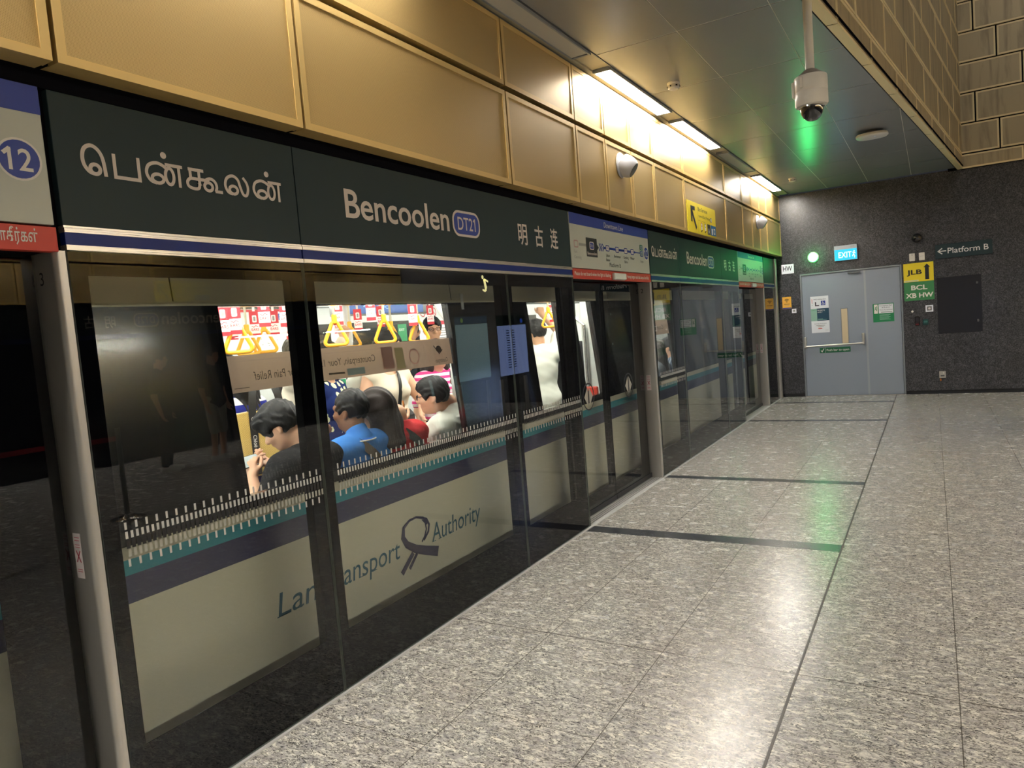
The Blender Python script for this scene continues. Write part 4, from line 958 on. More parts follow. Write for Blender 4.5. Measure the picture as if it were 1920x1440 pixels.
for x, y, z, tn, lb in ((-.86, 2.604, 1.694, .5, 'nearest yellow hand strap above the passenger in black, hanging left'), (-.86, 3.35, 1.69, .9, 'yellow hand strap left of the middle, above the dark haired man in blue'), (-.86, 3.826, 1.682, .8, 'yellow hand strap in front above the woman in the cream top'), (-.86, 4.204, 1.667, 1.2, 'yellow hand strap at the right, in front of the face with glasses'), (-1.45, 3.15, 1.676, .3, 'yellow hand strap partly behind the nearest one'), (-1.45, 3.29, 1.683, .9, 'yellow hand strap beside a raised hand, left part of the window'), (-1.45, 4.11, 1.667, 1.0, 'smaller yellow hand strap second from the left in the wide pane'), (-1.45, 4.60, 1.655, .2, 'yellow hand strap behind the one in front of the cream top'), (-1.45, 6.45, 1.62, .5, 'yellow hand strap above the man in the white shirt by the train door'), (-.86, 6.30, 1.70, 1.4, 'yellow hand strap seen through the leaf with the arrow decal')):
    strap(x, y, z, -.35-.3*tn, lb, 'hand straps in the carriage')
CRD, CRW = mat('card_red', rgb(206, 44, 58), .5), mat('card_white', rgb(244, 238, 234), .5)
def card(x, y, z, turn, label):
    t = thing('hanging_card', label, 'advert card', (x, y, z), 'red advert cards on the grab rails', turn); w, h = .032, .085
    mb = MB(); mb.box(-.0008, .0008, -w, w, -h, h, CRD); mb.box(-.001, .001, -.008, .008, h, 1.955-z, CRW); local(mb, 'card', t, False)
    for s_ in (1, -1):
        g = G((.0009*s_, 0, 0), (0, s_, 0), (0, 0, 1), .0003, .0003); g.rrect(-.014, .012, .014, .058, .006, CRW); g.rrect(-.007, .02, .007, .05, .003, mat('card_grey', rgb(150, 140, 140), .5), 1); g.rect(-w, -.062, w, 0, CRW, 0); g.text('EARS', 0, -.045, .018, CRD, 1, .05, 'C', bold=.02); g.line([(-.022, -.012), (-.008, -.02), (.004, -.010), (.02, -.018)], .004, CRD, 1)
        o = g.mb.build('card_print', None); o.parent = t
cl = [(-.87, 2.53, 1.80, .6), (-.85, 2.59, 1.806, .9), (-1.45, 3.04, 1.79, .7), (-1.45, 3.22, 1.80, .4), (-.86, 2.80, 1.84, .9), (-1.45, 3.38, 1.80, 1.1), (-.86, 2.955, 1.835, .8), (-1.45, 3.52, 1.77, .6), (-.86, 3.385, 1.83, 1.0), (-1.45, 3.99, 1.79, 1.2), (-1.45, 4.21, 1.80, .9), (-.86, 3.70, 1.85, .7), (-1.45, 4.48, 1.82, .8), (-.86, 4.15, 1.80, 1.2), (-1.45, 5.15, 1.82, 1.0), (-1.45, 6.35, 1.74, .8), (-1.45, 6.55, 1.76, .6), (-.86, 6.38, 1.76, .9)]
cn = ['leftmost red card in the window, cut by its edge', 'red card next to the nearest yellow strap, on its left', 'low red card behind the nearest yellow strap', 'tilted red card left of the raised hand', 'large red card in the middle of the left pane', 'red card behind the raised hand strap', 'red card at the right edge of the left pane', 'lower red card at the right edge of the left pane', 'red card right above the left yellow handle of the wide pane', 'red card just right of that handle', 'red card alone under the display screen', 'red card in front of the display screen', 'red card behind the strap pair in the wide pane', 'red card above the face with glasses', 'red card beside the curved white rail', 'red card above the man at the train door, left one', 'red card above the man at the train door, right one', 'red card seen through the leaf with the arrow decal']
for (x, y, z, tn), n_ in zip(cl, cn): card(x, y, z, -.3-.35*tn, n_)
# ------------------------------------------------------------------ things on the end wall
F = mat('door_frame_grey', rgb(126, 130, 134), .4)
mb = MB(); mb.box(.388, .415, EY-.006, EY+.09, 0, 2.205, F, .003); mb.box(1.968, 1.992, EY-.006, EY+.09, 0, 2.205, F, .003); mb.box(.415, 1.968, EY-.006, EY+.09, 2.175, 2.205, F, .003); mb.box(.415, 1.968, EY+.075, EY+.09, 0, 2.175, BLACK); mb.box(.40, 1.98, EY-.01, EY+.06, -.002, .006, STEELH)
door = struct(mb, 'door_1'); D0 = EY+.012
mb = MB(); mb.box(.418, 1.427, D0, D0+.045, .008, 2.172, GREYP, .002); dl = mb.build('door_leaf', door)
mb = MB(); mb.box(1.433, 1.965, D0, D0+.045, .008, 2.172, GREYP, .002); dr = mb.build('door_leaf', door)
mb = MB(); mb.box(1.414, 1.446, D0-.004, D0+.001, .01, 2.17, mat('door_edge', rgb(160, 164, 168), .35)); mb.build('meeting_strip', dl)
mb = MB(); mb.box(1.028, 1.147, D0-.004, D0, .917, 1.545, F, .002); mb.box(1.04, 1.135, D0-.006, D0-.003, .93, 1.533, mat('vision_panel', rgb(206, 186, 150), .35)); mb.build('vision_panel', dl)
mb = MB(); mb.tube([(.432, D0-.075, .905), (1.372, D0-.075, .92)], .014, STEEL, 14)
mb.build('push_bar', dl, smooth=True)
for x, z in ((.432, .905), (1.372, .92)):
    mb = MB(); mb.box(x-.022, x+.022, D0-.045, D0, z-.03, z+.17, STEEL, .008); mb.box(x-.016, x+.016, D0-.088, D0-.02, z-.022, z+.022, STEEL, .006); mb.build('bar_bracket', dl)
g = G((0, D0, 0), (1, 0, 0), (0, 0, 1), .0015); DG = mat('push_green', rgb(14, 98, 62), .45)
g.rect(.662, .775, 1.162, .868, DG); g.line([(.682, .822), (.70, .796), (.733, .853)], .012, WHITE, 1); g.rect(.752, .778, .756, .865, WHITE, 1); g.text('Push bar to open', .775, .803, .040, WHITE, 1, .365, bold=.01); g.build('push_bar_sign', dl)
g = G((0, D0, 0), (1, 0, 0), (0, 0, 1), .0015); PA = mat('poster_white', rgb(226, 228, 230), .5); SN = mat('poster_navy', rgb(18, 62, 84), .5); MN = mat('poster_mint', rgb(138, 178, 158), .5)
g.rect(.545, 1.140, .842, 1.790, PA); g.rect(.545, 1.352, .646, 1.572, MN, 1); g.rect(.646, 1.352, .842, 1.572, SN, 1)
g.text('PWD Holding Zone', .60, 1.725, .02, TXT, 1, .20); g.rect(.566, 1.665, .574, 1.745, RED, 1); g.disc(.570, 1.635, .005, TXT, 1); g.line([(.628, 1.69), (.628, 1.625), (.686, 1.625)], .018, TXT, 1); g.rect(.718, 1.625, .790, 1.705, BLUE, 1)
g.disc(.748, 1.692, .006, WHITE, 2); g.line([(.748, 1.683), (.75, 1.662), (.768, 1.660), (.776, 1.640)], .006, WHITE, 2); g.ring(.752, 1.652, .017, .005, WHITE, 2)
g.text('SMRT', .556, 1.535, .014, GREEN, 2, .07); g.text('Navigating', .655, 1.532, .02, WHITE, 2, .12); g.text('safely !', .655, 1.498, .02, WHITE, 2, .08)
for z, a, b in ((1.385, .655, .74), (1.370, .655, .80)): g.rect(a, z-.003, b, z+.003, MN, 2)
g.text('Need help with directions?', .695, 1.295, .014, TXT, 2, .20, 'C')
for z, w in ((1.268, .15), (1.25, .10)): g.rect(.695-w/2, z-.004, .695+w/2, z+.004, GREYT, 2)
g.rect(.655, 1.205, .72, 1.220, RED, 2); g.rect(.66, 1.232, .715, 1.236, RED, 2); g.rect(.77, 1.180, .82, 1.184, GREYT, 2); g.build('poster', dl)
g = G((0, D0, 0), (1, 0, 0), (0, 0, 1), .0015); EG = mat('exit_green', rgb(20, 124, 74), .45)
g.rect(1.536, 1.258, 1.856, 1.572, EG); g.rect(1.556, 1.405, 1.612, 1.560, WHITE, 1); g.rect(1.626, 1.405, 1.846, 1.560, PA, 1)
def runner(u, v, k, m): g.disc(u+.008*k, v+.062*k, .008*k, m, 2); g.line([(u+.004*k, v+.05*k), (u-.004*k, v+.02*k), (u+.012*k, v), (u+.004*k, v-.03*k)], .012*k, m, 2); g.line([(u-.004*k, v+.02*k), (u-.016*k, v-.004*k), (u-.03*k, v-.008*k)], .011*k, m, 2); g.line([(u-.02*k, v+.024*k), (u-.008*k, v+.044*k), (u+.012*k, v+.038*k), (u+.024*k, v+.024*k)], .009*k, m, 2)
runner(1.586, 1.475, .85, EG)
g.text('Emergency Exit', 1.64, 1.527, .018, TXT, 2, .19); g.text('紧急出口', 1.672, 1.492, .02, TXT, 2, .12, ref='紧'); g.text('Pintu Kecemasan', 1.64, 1.455, .018, TXT, 2, .195); g.rect(1.66, 1.418, 1.83, 1.43, GREYT, 2)
for k in range(5): g.rect(1.636, 1.375-.02*k, 1.80-.02*(k % 2), 1.383-.02*k, MN, 1)
g.build('exit_notice', dr)
mb = MB(); mb.box(1.17, 1.36, EY-.03, D0+.01, 2.130, 2.160, mat('closer_grey', rgb(96, 98, 100), .4), .004); mb.build('door_closer', door)

def plate(name, label, cat, x0, x1, z0, z1, m, d=.012, y=EY, bev=.002):
    t = thing(name, label, cat, ((x0+x1)/2, y, z0)); mb = MB(); mb.box(x0, x1, y-d, y-.0003, z0, z1, m, bev); mb.build('plate', t); return t, G((0, y-d, 0), (1, 0, 0), (0, 0, 1))
t, g = plate('letter_sign', 'small white plate with black letters HW left of the fire door', 'sign', .087, .297, 2.240, 2.408, mat('plate_white', rgb(238, 238, 244), .5)); g.text('HW', .192, 2.288, .088, TXT, 1, .155, 'C', bold=.012); g.build('lettering', t)
t = thing('beacon', 'round glowing green beacon above the fire door, left of the exit sign', 'lamp', (.628, EY, 2.484)); mb = MB(); mb.lathe([(.092, 0), (.092, .016), (.078, .022)], mat('beacon_rim', rgb(190, 194, 150), .3), (.628, EY, 2.484), (0, -1, 0)); mb.build('rim', t, smooth=True)
mb = MB(); mb.lathe([(.074, .018), (.068, .05), (.045, .072), (.01, .082)], m_emit('beacon_green', (.045, 1.0, .22), 42.0), (.628, EY, 2.484), (0, -1, 0)); mb.build('lens', t, smooth=True)
t, g = plate('exit_sign', 'blue lit EXIT sign with a grey top above the fire door', 'sign', .978, 1.338, 2.368, 2.625, mat('exit_case', rgb(186, 190, 196), .4), .06); CY = m_emit('exit_cyan', rgb(34, 176, 214), .55); g.rect(.982, 2.372, 1.334, 2.557, CY); EW = m_emit('exit_white', (.85, .95, 1), .9); g.text('EXIT', 1.045, 2.415, .095, EW, 1, .205); runner_m = EW
g.disc(1.292, 2.515, .008, EW, 1); g.line([(1.288, 2.50), (1.282, 2.46), (1.30, 2.43), (1.295, 2.40)], .010, EW, 1); g.line([(1.282, 2.46), (1.262, 2.425)], .010, EW, 1); g.line([(1.265, 2.49), (1.29, 2.495), (1.31, 2.47)], .008, EW, 1); g.text('EXIT', 1.24, 2.585, .02, GREYT, 1, .06); g.build('lettering', t)
t = thing('security_camera', 'black dome camera on the granite wall left of the Platform B sign', 'camera', (2.235, EY, 2.605)); mb = MB(); mb.lathe([(.08, 0), (.08, .03), (.074, .036)], mat('cam_black', (.012, .012, .013), .3), (2.235, EY, 2.605), (0, -1, 0)); mb.build('base', t, smooth=True); mb = MB(); mb.lathe([(.072, .034), (.068, .06), (.052, .086), (.026, .102), (.003, .106)], mat('dome_gloss', (.01, .01, .011), .05), (2.235, EY, 2.605), (0, -1, 0)); mb.build('dome', t, smooth=True)
for x0, lb in ((2.112, 'left of two small white wall boxes above the yellow JLB sign'), (2.252, 'right of two small white wall boxes above the yellow JLB sign')):
    t, g = plate('wall_box', lb, 'box', x0, x0+.084, 2.233, 2.36, WPL, .03, bev=.006); g.rect(x0+.04, 2.32, x0+.044, 2.35, TXT) if x0 < 2.2 else g.rect(x0+.015, 2.30, x0+.07, 2.303, GREYT); g.build('mark', t)
t, g = plate('platform_sign', 'dark green sign with arrow reading Platform B', 'sign', 2.487, 3.267, 2.226, 2.455, mat('platform_green', rgb(30, 50, 54), .35), .02); PW = mat('sign_white', rgb(232, 228, 222), .5)
g.line([(2.525, 2.345), (2.64, 2.345)], .016, PW, 1); g.line([(2.585, 2.392), (2.527, 2.345), (2.585, 2.298)], .016, PW, 1); g.build('arrow', t); g = G(g.O, g.U, g.V); g.text('Platform B', 2.66, 2.300, .088, PW, 1, .555, bold=.006); g.build('lettering', t)
t, g = plate('directory_sign', 'yellow sign JLB with a black up arrow, right of the fire door', 'sign', 2.018, 2.454, 1.888, 2.198, YEL, .006); g.text('JLB', 2.066, 2.01, .078, TXT, 1, .22, bold=.028); g.build('lettering', t); g = G(g.O, g.U, g.V); g.poly([(2.332, 1.915), (2.388, 1.915), (2.388, 2.115), (2.408, 2.115), (2.36, 2.172), (2.312, 2.115), (2.332, 2.115)], TXT, 1); g.rect(2.024, 1.892, 2.235, 1.918, mat('label_cream', rgb(236, 230, 170), .5), 1); g.rect(2.04, 1.902, 2.22, 1.908, GREYT, 2); g.build('arrow', t)
t, g = plate('directory_sign', 'green sign BCL XB HW directly under the yellow JLB sign', 'sign', 2.018, 2.454, 1.576, 1.886, mat('dir_green', rgb(58, 128, 76), .5), .006); g.text('BCL', 2.24, 1.752, .078, WHITE, 1, .235, 'C', bold=.028); g.text('XB HW', 2.24, 1.622, .078, WHITE, 1, .40, 'C', bold=.028); g.build('lettering', t)
t, g = plate('cabinet_door', 'large black flush cabinet door in the granite wall', 'cabinet', 2.492, 3.106, .998, 1.920, mat('cabinet_black', rgb(26, 26, 32), .3), .006)
for z in (1.18, 1.79):
    mb = MB(); mb.box(3.035, 3.060, EY-.014, EY-.006, z-.018, z+.022, CHROME, .003); mb.build('latch', t)
t, g = plate('notice', 'small yellow wireless notice left of the fire door', 'sign', .072, .226, 1.612, 1.825, mat('notice_orange', rgb(238, 178, 66), .5), .004); c = (.149, 1.735)
for r in (.018, .034, .05): g.line([(c[0]+r*math.cos(a), c[1]+r*math.sin(a)) for a in np.linspace(.7, 2.44, 9)], .008, TXT, 1)
g.disc(c[0], c[1]-.004, .007, TXT, 1); g.rect(.10, 1.690, .20, 1.698, TXT, 1); g.rect(.115, 1.665, .185, 1.672, GREYT, 1); g.rect(.076, 1.614, .222, 1.632, BLUE, 1); g.build('print', t)
t, g = plate('sticker', 'tiny white sticker under the yellow wireless notice', 'sticker', .228, .305, 1.526, 1.602, mat('plate_white', ()), .002); g.rect(.25, 1.55, .283, 1.58, GREYT, 1); g.build('print', t)
t, g = plate('sticker', 'white square sticker right of the fire door, under the green BCL sign', 'sticker', 2.320, 2.430, 1.374, 1.484, mat('plate_white', ()), .003); g.rect(2.34, 1.394, 2.41, 1.464, mat('print_grey', rgb(120, 118, 116), .5), 1); g.disc(2.375, 1.43, .018, STK, 2); g.build('print', t)
t = thing('wall_button', 'small round white button on the granite wall above the card reader', 'button', (2.128, EY, 1.397)); mb = MB(); mb.lathe([(.018, 0), (.016, .01), (.003, .013)], WPL, (2.128, EY, 1.397), (0, -1, 0)); mb.build('cap', t, smooth=True)
t, g = plate('card_reader', 'narrow dark red and black card reader beside the fire door', 'card reader', 2.160, 2.226, 1.158, 1.315, mat('reader_black', rgb(22, 16, 18), .3), .03, bev=.01); g.rect(2.168, 1.165, 2.218, 1.19, mat('reader_red', rgb(96, 20, 26), .4)); g.rect(2.172, 1.22, 2.214, 1.29, mat('reader_grey', rgb(52, 50, 54), .25)); g.build('face', t)
t, g = plate('call_button', 'small dark green call box right of the card reader', 'call box', 2.272, 2.356, 1.158, 1.258, mat('call_green', rgb(22, 62, 60), .4), .03, bev=.012); g.rect(2.286, 1.20, 2.342, 1.232, mat('call_pale', rgb(60, 110, 104), .4)); g.build('face', t)
t, g = plate('power_socket', 'steel power socket low on the granite wall', 'socket', 2.480, 2.576, .262, .378, STEEL, .012, bev=.004); g.rect(2.536, .335, 2.552, .36, WPL); g.rect(2.50, .29, 2.556, .315, mat('socket_grey', rgb(90, 90, 90), .5)); g.build('face', t); mb = MB(); mb.box(2.488, 2.512, EY-.02, EY-.001, .215, .255, mat('brass', rgb(176, 110, 60), .4, .8), .004); mb.build('key_lock', t)

# ------------------------------------------------------------------ things on the gold cladding
def ball_speaker(y, z, label):
    t = thing('wall_speaker', label, 'speaker', (GX, y, z)); m = mat('speaker_grey', rgb(186, 184, 184), .4)
    mb = MB(); mb.lathe([(.108, 0), (.108, .008), (.099, .014)], m, (GX, y, z), (1, 0, 0), 36); mb.build('base_ring', t, smooth=True)
    ax = Vector((.80, .12, -.58)).normalized(); mb = MB(); c = Vector((GX+.012, y, z+.012))
    mb.lathe([(.0, -.0), (.090, .0), (.094, .03), (.092, .062), (.085, .092), (.074, .114), (.066, .124)], m, c, ax, 36); mb.build('housing', t, smooth=True)
    mb = MB(); mb.lathe([(.064, .1245), (.05, .127), (.002, .128)], mat('grille_dark', rgb(92, 90, 86), .6), c, ax, 36); mb.build('grille', t, smooth=True)
ball_speaker(6.03, 2.985, 'nearer round grey speaker on the gold wall'); ball_speaker(11.75, 3.0, 'farther round grey speaker on the gold wall near the corner')
t = thing('bus_sign', 'yellow sign Bus Services with an arrow, low on the gold cladding', 'sign', (GX, 8.5, 2.56)); mb = MB(); mb.box(GX-.003, GX+.004, 7.955, 9.16, 2.565, 2.915, YEL, .001); mb.build('sign_panel', t)
g = G((GX+.004, 7.955, 2.565), (0, 1, 0), (0, 0, 1)); k = 1.205
g.line([(.335, .055), (.165, .255)], .05, TXT, 1); g.poly([(.13, .30), (.30, .30), (.30, .255), (.185, .255), (.185, .12), (.13, .12)], TXT, 1); g.build('arrow', t); g = G(g.O, g.U, g.V); g.rect(.405, .0, .409, .35, mat('rule_gold', rgb(150, 120, 30), .5), 1)
g.text('Bus Services', .43, .265, .046, TXT, 1, .40); g.text('towards Bukit Panjang', .44, .195, .034, TXT, 1, .50); g.disc(.985, .205, .03, BLUE, 1); g.disc(.985, .205, .02, WHITE, 2)
g.rect(.42, .155, .72, .158, mat('rule_gold', ()), 1)
for u, c in ((.55, mat('icon_red', rgb(190, 60, 70), .5)), (.71, mat('icon_grey', rgb(90, 96, 100), .5))): g.disc(u, .118, .032, c, 1, ry=.024); g.disc(u, .116, .022, WHITE, 2, ry=.016); g.rect(u-.028, .055, u+.028, .095, WHITE, 1); g.line([(u-.03, .03), (u+.03, .055)], .014, TXT, 1)
g.rect(.80, .02, .93, .145, TXT, 1); g.text('A', .865, .03, .07, WHITE, 2, .07, 'C'); g.rect(.945, .02, 1.19, .145, mat('sign_blue', ()), 1); g.text('1', .99, .03, .075, WHITE, 2, .05, bold=.02); g.rect(1.08, .04, 1.15, .11, WHITE, 2); g.rect(1.095, .055, 1.135, .095, mat('sign_blue', ()), 3); g.build('lettering', t)

# ------------------------------------------------------------------ ceiling fittings
def tube_light(y0, y1, label, lit=True, x0=.128, x1=.266, power=None):
    t = thing('ceiling_light', label, 'lamp', ((x0+x1)/2, (y0+y1)/2, CZ-.015)); mb = MB(); HS = mat('light_housing', rgb(150, 152, 156), .4)
    mb.box(x0-.012, x0, y0-.02, y1+.02, CZ-.014, CZ+.011, HS); mb.box(x1, x1+.012, y0-.02, y1+.02, CZ-.022, CZ+.011, HS); mb.box(x0, x1, y0-.02, y0, CZ-.018, CZ+.011, HS); mb.box(x0, x1, y1, y1+.02, CZ-.018, CZ+.011, HS); mb.build('housing', t)
    mb = MB(); mb.box(x0, x1, y0, y1, CZ-.010, CZ+.008, m_emit('lamp_warm' if power is None else 'lamp_far', (1.0, .97, .92), power or S_TROUGH) if lit else mat('diffuser_off', rgb(196, 192, 180), .4)); mb.build('diffuser', t)
tube_light(5.53, 7.05, 'long lit ceiling light nearest the camera in the trough'); tube_light(7.46, 8.98, 'second lit ceiling light along the gold wall'); tube_light(11.35, 13.05, 'farthest lit ceiling light near the end wall')
tube_light(3.45, 5.10, 'unlit long ceiling light left of the nearest lit one', False); tube_light(9.36, 10.9, 'unlit ceiling light between the second and the farthest lit ones', False)
tube_light(1.35, 2.95, 'lit ceiling light above the Tamil sign'); tube_light(-.75, .85, 'lit ceiling light above the leftmost door'); tube_light(-3.2, -1.6, 'lit ceiling light at the rear of the trough')
for y0, nm in ((-2.5, 'behind'), (-.4, 'first'), (1.8, 'second'), (4.3, 'third'), (6.0, 'fourth'), (9.4, 'fifth'), (11.8, 'last')): # opposite side; row known from reflections, extra lamps added to brighten the near fascia
    tube_light(y0, y0+1.5, 'lit ceiling light over the opposite platform edge, row with added lamps, %s' % nm, True, OPX-.20, OPX-.06, S_OPP)
for k, (x, y) in enumerate(((4.6, -2.0), (4.6, 2.5), (4.6, 7.0), (4.6, 11.2))):  # unseen fill lights added overhead to brighten the floor and bronze bricks
    t = thing('void_fill', 'square fill light added in the high ceiling of the void, number %s from the back' % ['first', 'second', 'third', 'fourth'][k], 'lamp', (x, y, 8.15)); mb = MB(); mb.box(x-.7, x+.7, y-.7, y+.7, 8.12, 8.19, mat('light_housing', ())); mb.build('housing', t); mb = MB(); mb.box(x-.62, x+.62, y-.62, y+.62, 8.10, 8.12, m_emit('void_fill_lamp', (1, .97, .93), S_FILL)); mb.build('diffuser', t)
def smoke(x, y, label):
    t = thing('smoke_detector', label, 'smoke detector', (x, y, CZ)); mb = MB(); mb.lathe([(.055, 0), (.055, .012), (.047, .016), (.05, .02), (.05, .046), (.04, .055), (.004, .056)], WPL, (x, y, CZ), (0, 0, -1)); mb.build('body', t, smooth=True)
    mb = MB()
    for k in range(6): a = k*1.047+.3; mb.box(x+.0495*math.cos(a)-.006, x+.0495*math.cos(a)+.006, y+.0495*math.sin(a)-.006, y+.0495*math.sin(a)+.006, CZ-.038, CZ-.028, BLACK)
    mb.build('vents', t)
smoke(.545, 6.27, 'nearer white smoke detector on the ceiling'); smoke(.59, 12.12, 'farther small white smoke detector on the ceiling')
t = thing('wireless_router', 'white oval wireless access point with a blue light under the ceiling', 'router', (1.86, 9.77, CZ)); mb = MB(); mb.box(1.80, 1.92, 9.72, 9.82, CZ-.03, CZ-.0005, mat('bracket_grey', rgb(90, 90, 92), .5)); mb.build('bracket', t)
mb = MB(); n = 36; pr = []
for r, z in ((.80, -.032), (.95, -.036), (1, -.048), (1, -.062), (.92, -.074), (.5, -.080), (.02, -.081)): pr.append((r, z))
vs = []; 
for r, z in pr:
    for k in range(n):
        a = 2*math.pi*k/n; ca, sa = math.cos(a), math.sin(a); vs.append((1.86+.175*r*math.copysign(abs(ca)**.75, ca), 9.77+.15*r*math.copysign(abs(sa)**.75, sa), CZ+z))
mb.add(vs, [(i*n+k, i*n+(k+1) % n, (i+1)*n+(k+1) % n, (i+1)*n+k) for i in range(len(pr)-1) for k in range(n)]+[tuple(range(n)), tuple((len(pr)-1)*n+k for k in range(n))], WPL); mb.build('body', t, smooth=True)
mb = MB(); mb.lathe([(.006, 0), (.003, .003)], m_emit('led_blue', (.1, .3, 1), 6), (1.895, 9.705, CZ-.0775), (0, -.3, -1)); mb.build('led', t)
# dome camera hanging in the void
cx, cy = 1.775, 5.20
t = thing('dome_camera', 'white pendant dome camera on a long ceiling pole', 'camera', (cx, cy, 3.0)); mb = MB(); mb.tube([(cx, cy, 3.10), (cx, cy, 4.55)], .028, WPL, 20); mb.tube([(cx, cy, 4.45), (cx+.03, cy-.005, 4.45)], .02, WPL, 12); mb.build('pole', t, smooth=True)
hz = 2.90
mb = MB(); mb.lathe([(.03, .265), (.036, .262), (.088, .222), (.090, .22)], mat('collar_grey', rgb(126, 116, 108), .5), (cx, cy, hz), (0, 0, 1), 40); mb.build('collar', t, smooth=True)
mb = MB(); mb.lathe([(.085, .221), (.099, .218), (.102, .210), (.102, .124), (.1005, .122), (.1005, .119), (.102, .117), (.102, .042), (.096, .030), (.076, .026)], WPL, (cx, cy, hz), (0, 0, 1), 40); mb.box(cx-.055, cx-.035, cy-.100, cy-.088, hz+.135, hz+.205, WPL, .003); hb = mb.build('housing', t, smooth=True)
mb = MB(); mb.box(cx-.116, cx-.096, cy-.03, cy+.02, hz+.10, hz+.20, WPL, .004); mb.build('side_latch', t)
mb = MB(); mb.lathe([(.072, .028), (.0715, .01), (.066, -.018), (.052, -.043), (.03, -.060), (.003, -.066)], mat('dome_smoke', (.016, .016, .018), .04, coat=1.0), (cx, cy, hz), (0, 0, 1), 40); mb.build('dome', t, smooth=True)
mb = MB(); mb.lathe([(.078, .029), (.078, .020), (.072, .018), (.070, .026)], CHROME, (cx, cy, hz), (0, 0, 1), 40); mb.build('dome_ring', t, smooth=True)
# stanchion and lit boards on the platform, seen only mirrored
t = thing('queue_post', 'chrome queue post with red belt, seen mirrored in the nearest pane', 'queue post', (4.84, 4.17, 0)); mb = MB(); mb.lathe([(.165, 0), (.165, .008), (.12, .022), (.04, .035), (.026, .05)], CHROME, (4.84, 4.17, 0), (0, 0, 1)); mb.build('base', t, smooth=True); mb = MB(); mb.tube([(4.84, 4.17, .04), (4.84, 4.17, .95)], .026, mat('post_dark', rgb(110, 106, 100), .3, .8), 16); mb.build('post', t, smooth=True); mb = MB(); mb.box(4.838, 4.842, 1.6, 4.15, .82, .87, mat('belt_red', rgb(176, 34, 40), .6)); mb.build('belt', t)
def board(x, y0, y1, hd, body, label, z0=.78, z1=1.92):
    t = thing('info_board', label, 'board', (x, (y0+y1)/2, 0)); mb = MB(); mb.box(x, x+.08, y0, y1, z0-.05, z1+.04, mat('board_frame', rgb(60, 62, 66), .4), .006); mb.box(x+.02, x+.06, y0+.06, y0+.12, 0, z0-.05, STEEL); mb.box(x+.02, x+.06, y1-.12, y1-.06, 0, z0-.05, STEEL); mb.build('cabinet', t)
    g = G((x, y1, z0), (0, -1, 0), (0, 0, 1)); w = y1-y0; g.rect(.02, 0, w-.02, z1-z0-.13, body, 0); g.rect(.02, z1-z0-.12, w-.02, z1-z0, hd, 0)
    return t, g, w
t, g, w = board(4.5, 9.85, 10.9, m_emit('board_teal', rgb(24, 74, 104), .8), m_emit('board_map', rgb(134, 166, 168), 1.5), 'lit area map board on the platform, mirrored left of the timetable', .82, 1.92)
for k in range(26):
    a = random.random()*.8; b = random.random(); g.line([(.08+a, .05+.85*b), (.08+a+.12*random.random(), .05+.85*b+.05*random.random())], .006, m_emit('board_line', rgb(110, 150, 150), 1.0), 1)
g.disc(.82, 1.04, .04, m_emit('board_green', rgb(150, 190, 90), 1.2), 1); g.build('panel', t)
t, g, w = board(3.55, 9.65, 10.62, mat('board_dark', (.01, .012, .03), .3), m_emit('board_white', rgb(138, 158, 214), 1.9), 'lit timetable board on the platform, mirrored in the glass', .90, 1.84)
for k in range(16):
    for q in range(2): g.rect(.42+.16*q, .12+.04*k, .52+.16*q, .135+.04*k, m_emit('board_ink', rgb(40, 50, 90), .6), 1)
g.disc(.16, .875, .04, m_emit('board_blue', rgb(40, 80, 190), 1.5), 1); g.build('panel', t)
# ------------------------------------------------------------------ passengers
S1, S2, S3 = skin('skin_light', rgb(226, 176, 146)), skin('skin_brown', rgb(132, 92, 70)), skin('skin_tan', rgb(206, 158, 126))
HBK, HBR, HGR = hair_mat('hair_black', rgb(26, 24, 25)), hair_mat('hair_dark_brown', rgb(44, 36, 34)), hair_mat('hair_grey', rgb(70, 66, 64))
def fab(name, c): return mat(name, c, .85, spec=.15)
def m_stripes(name, a, b, per, ax=2, tilt=.0):
    m = fab(name, a); n = N(m); s = n.add('ShaderNodeSeparateXYZ'); n.link(n.pos((1, 1, 1), (tilt, 0, 0)), s.inputs[0])
    n.link(n.mix(n.math('GREATER_THAN', n.math('FRACT', n.math('DIVIDE', s.outputs[ax], per)), .5), a, b), n.b.inputs['Base Color']); return m
def m_floral():
    m = fab('floral_cloth', rgb(26, 40, 92)); n = N(m); p = n.pos()
    v = n.add('ShaderNodeTexVoronoi', i_Scale=13.0); n.link(p, v.inputs['Vector']); z = n.noise(p, 40, 3)
    f = n.math('LESS_THAN', n.math('ADD', v.outputs['Distance'], n.math('MULTIPLY', z, .3)), .47)
    n.link(n.mix(f, rgb(26, 40, 92), rgb(226, 230, 190)), n.b.inputs['Base Color']); return m
def m_straw():
    m = fab('straw_weave', rgb(206, 172, 98)); n = N(m); w = n.add('ShaderNodeTexChecker', i_Scale=190.0); n.link(n.pos(), w.inputs[0])
    n.link(n.mix(n.math('MULTIPLY', w.outputs[1], .55), rgb(214, 182, 108), rgb(146, 112, 54)), n.b.inputs['Base Color']); return m
FLORAL, STRAW = m_floral(), m_straw(); STRIPE = m_stripes('navy_white_stripes', rgb(40, 46, 130), rgb(236, 232, 226), .085); PINK = m_stripes('pink_white_stripes', rgb(226, 70, 140), rgb(244, 226, 232), .05)
BKC, BLC, RDC, WHC, CRC, GYC = fab('black_cloth', rgb(34, 33, 35)), fab('blue_cloth', rgb(70, 134, 214)), fab('red_cloth', rgb(196, 44, 50)), fab('white_cloth', rgb(228, 228, 216)), fab('cream_cloth', rgb(232, 220, 200)), fab('grey_cloth', rgb(120, 124, 128))
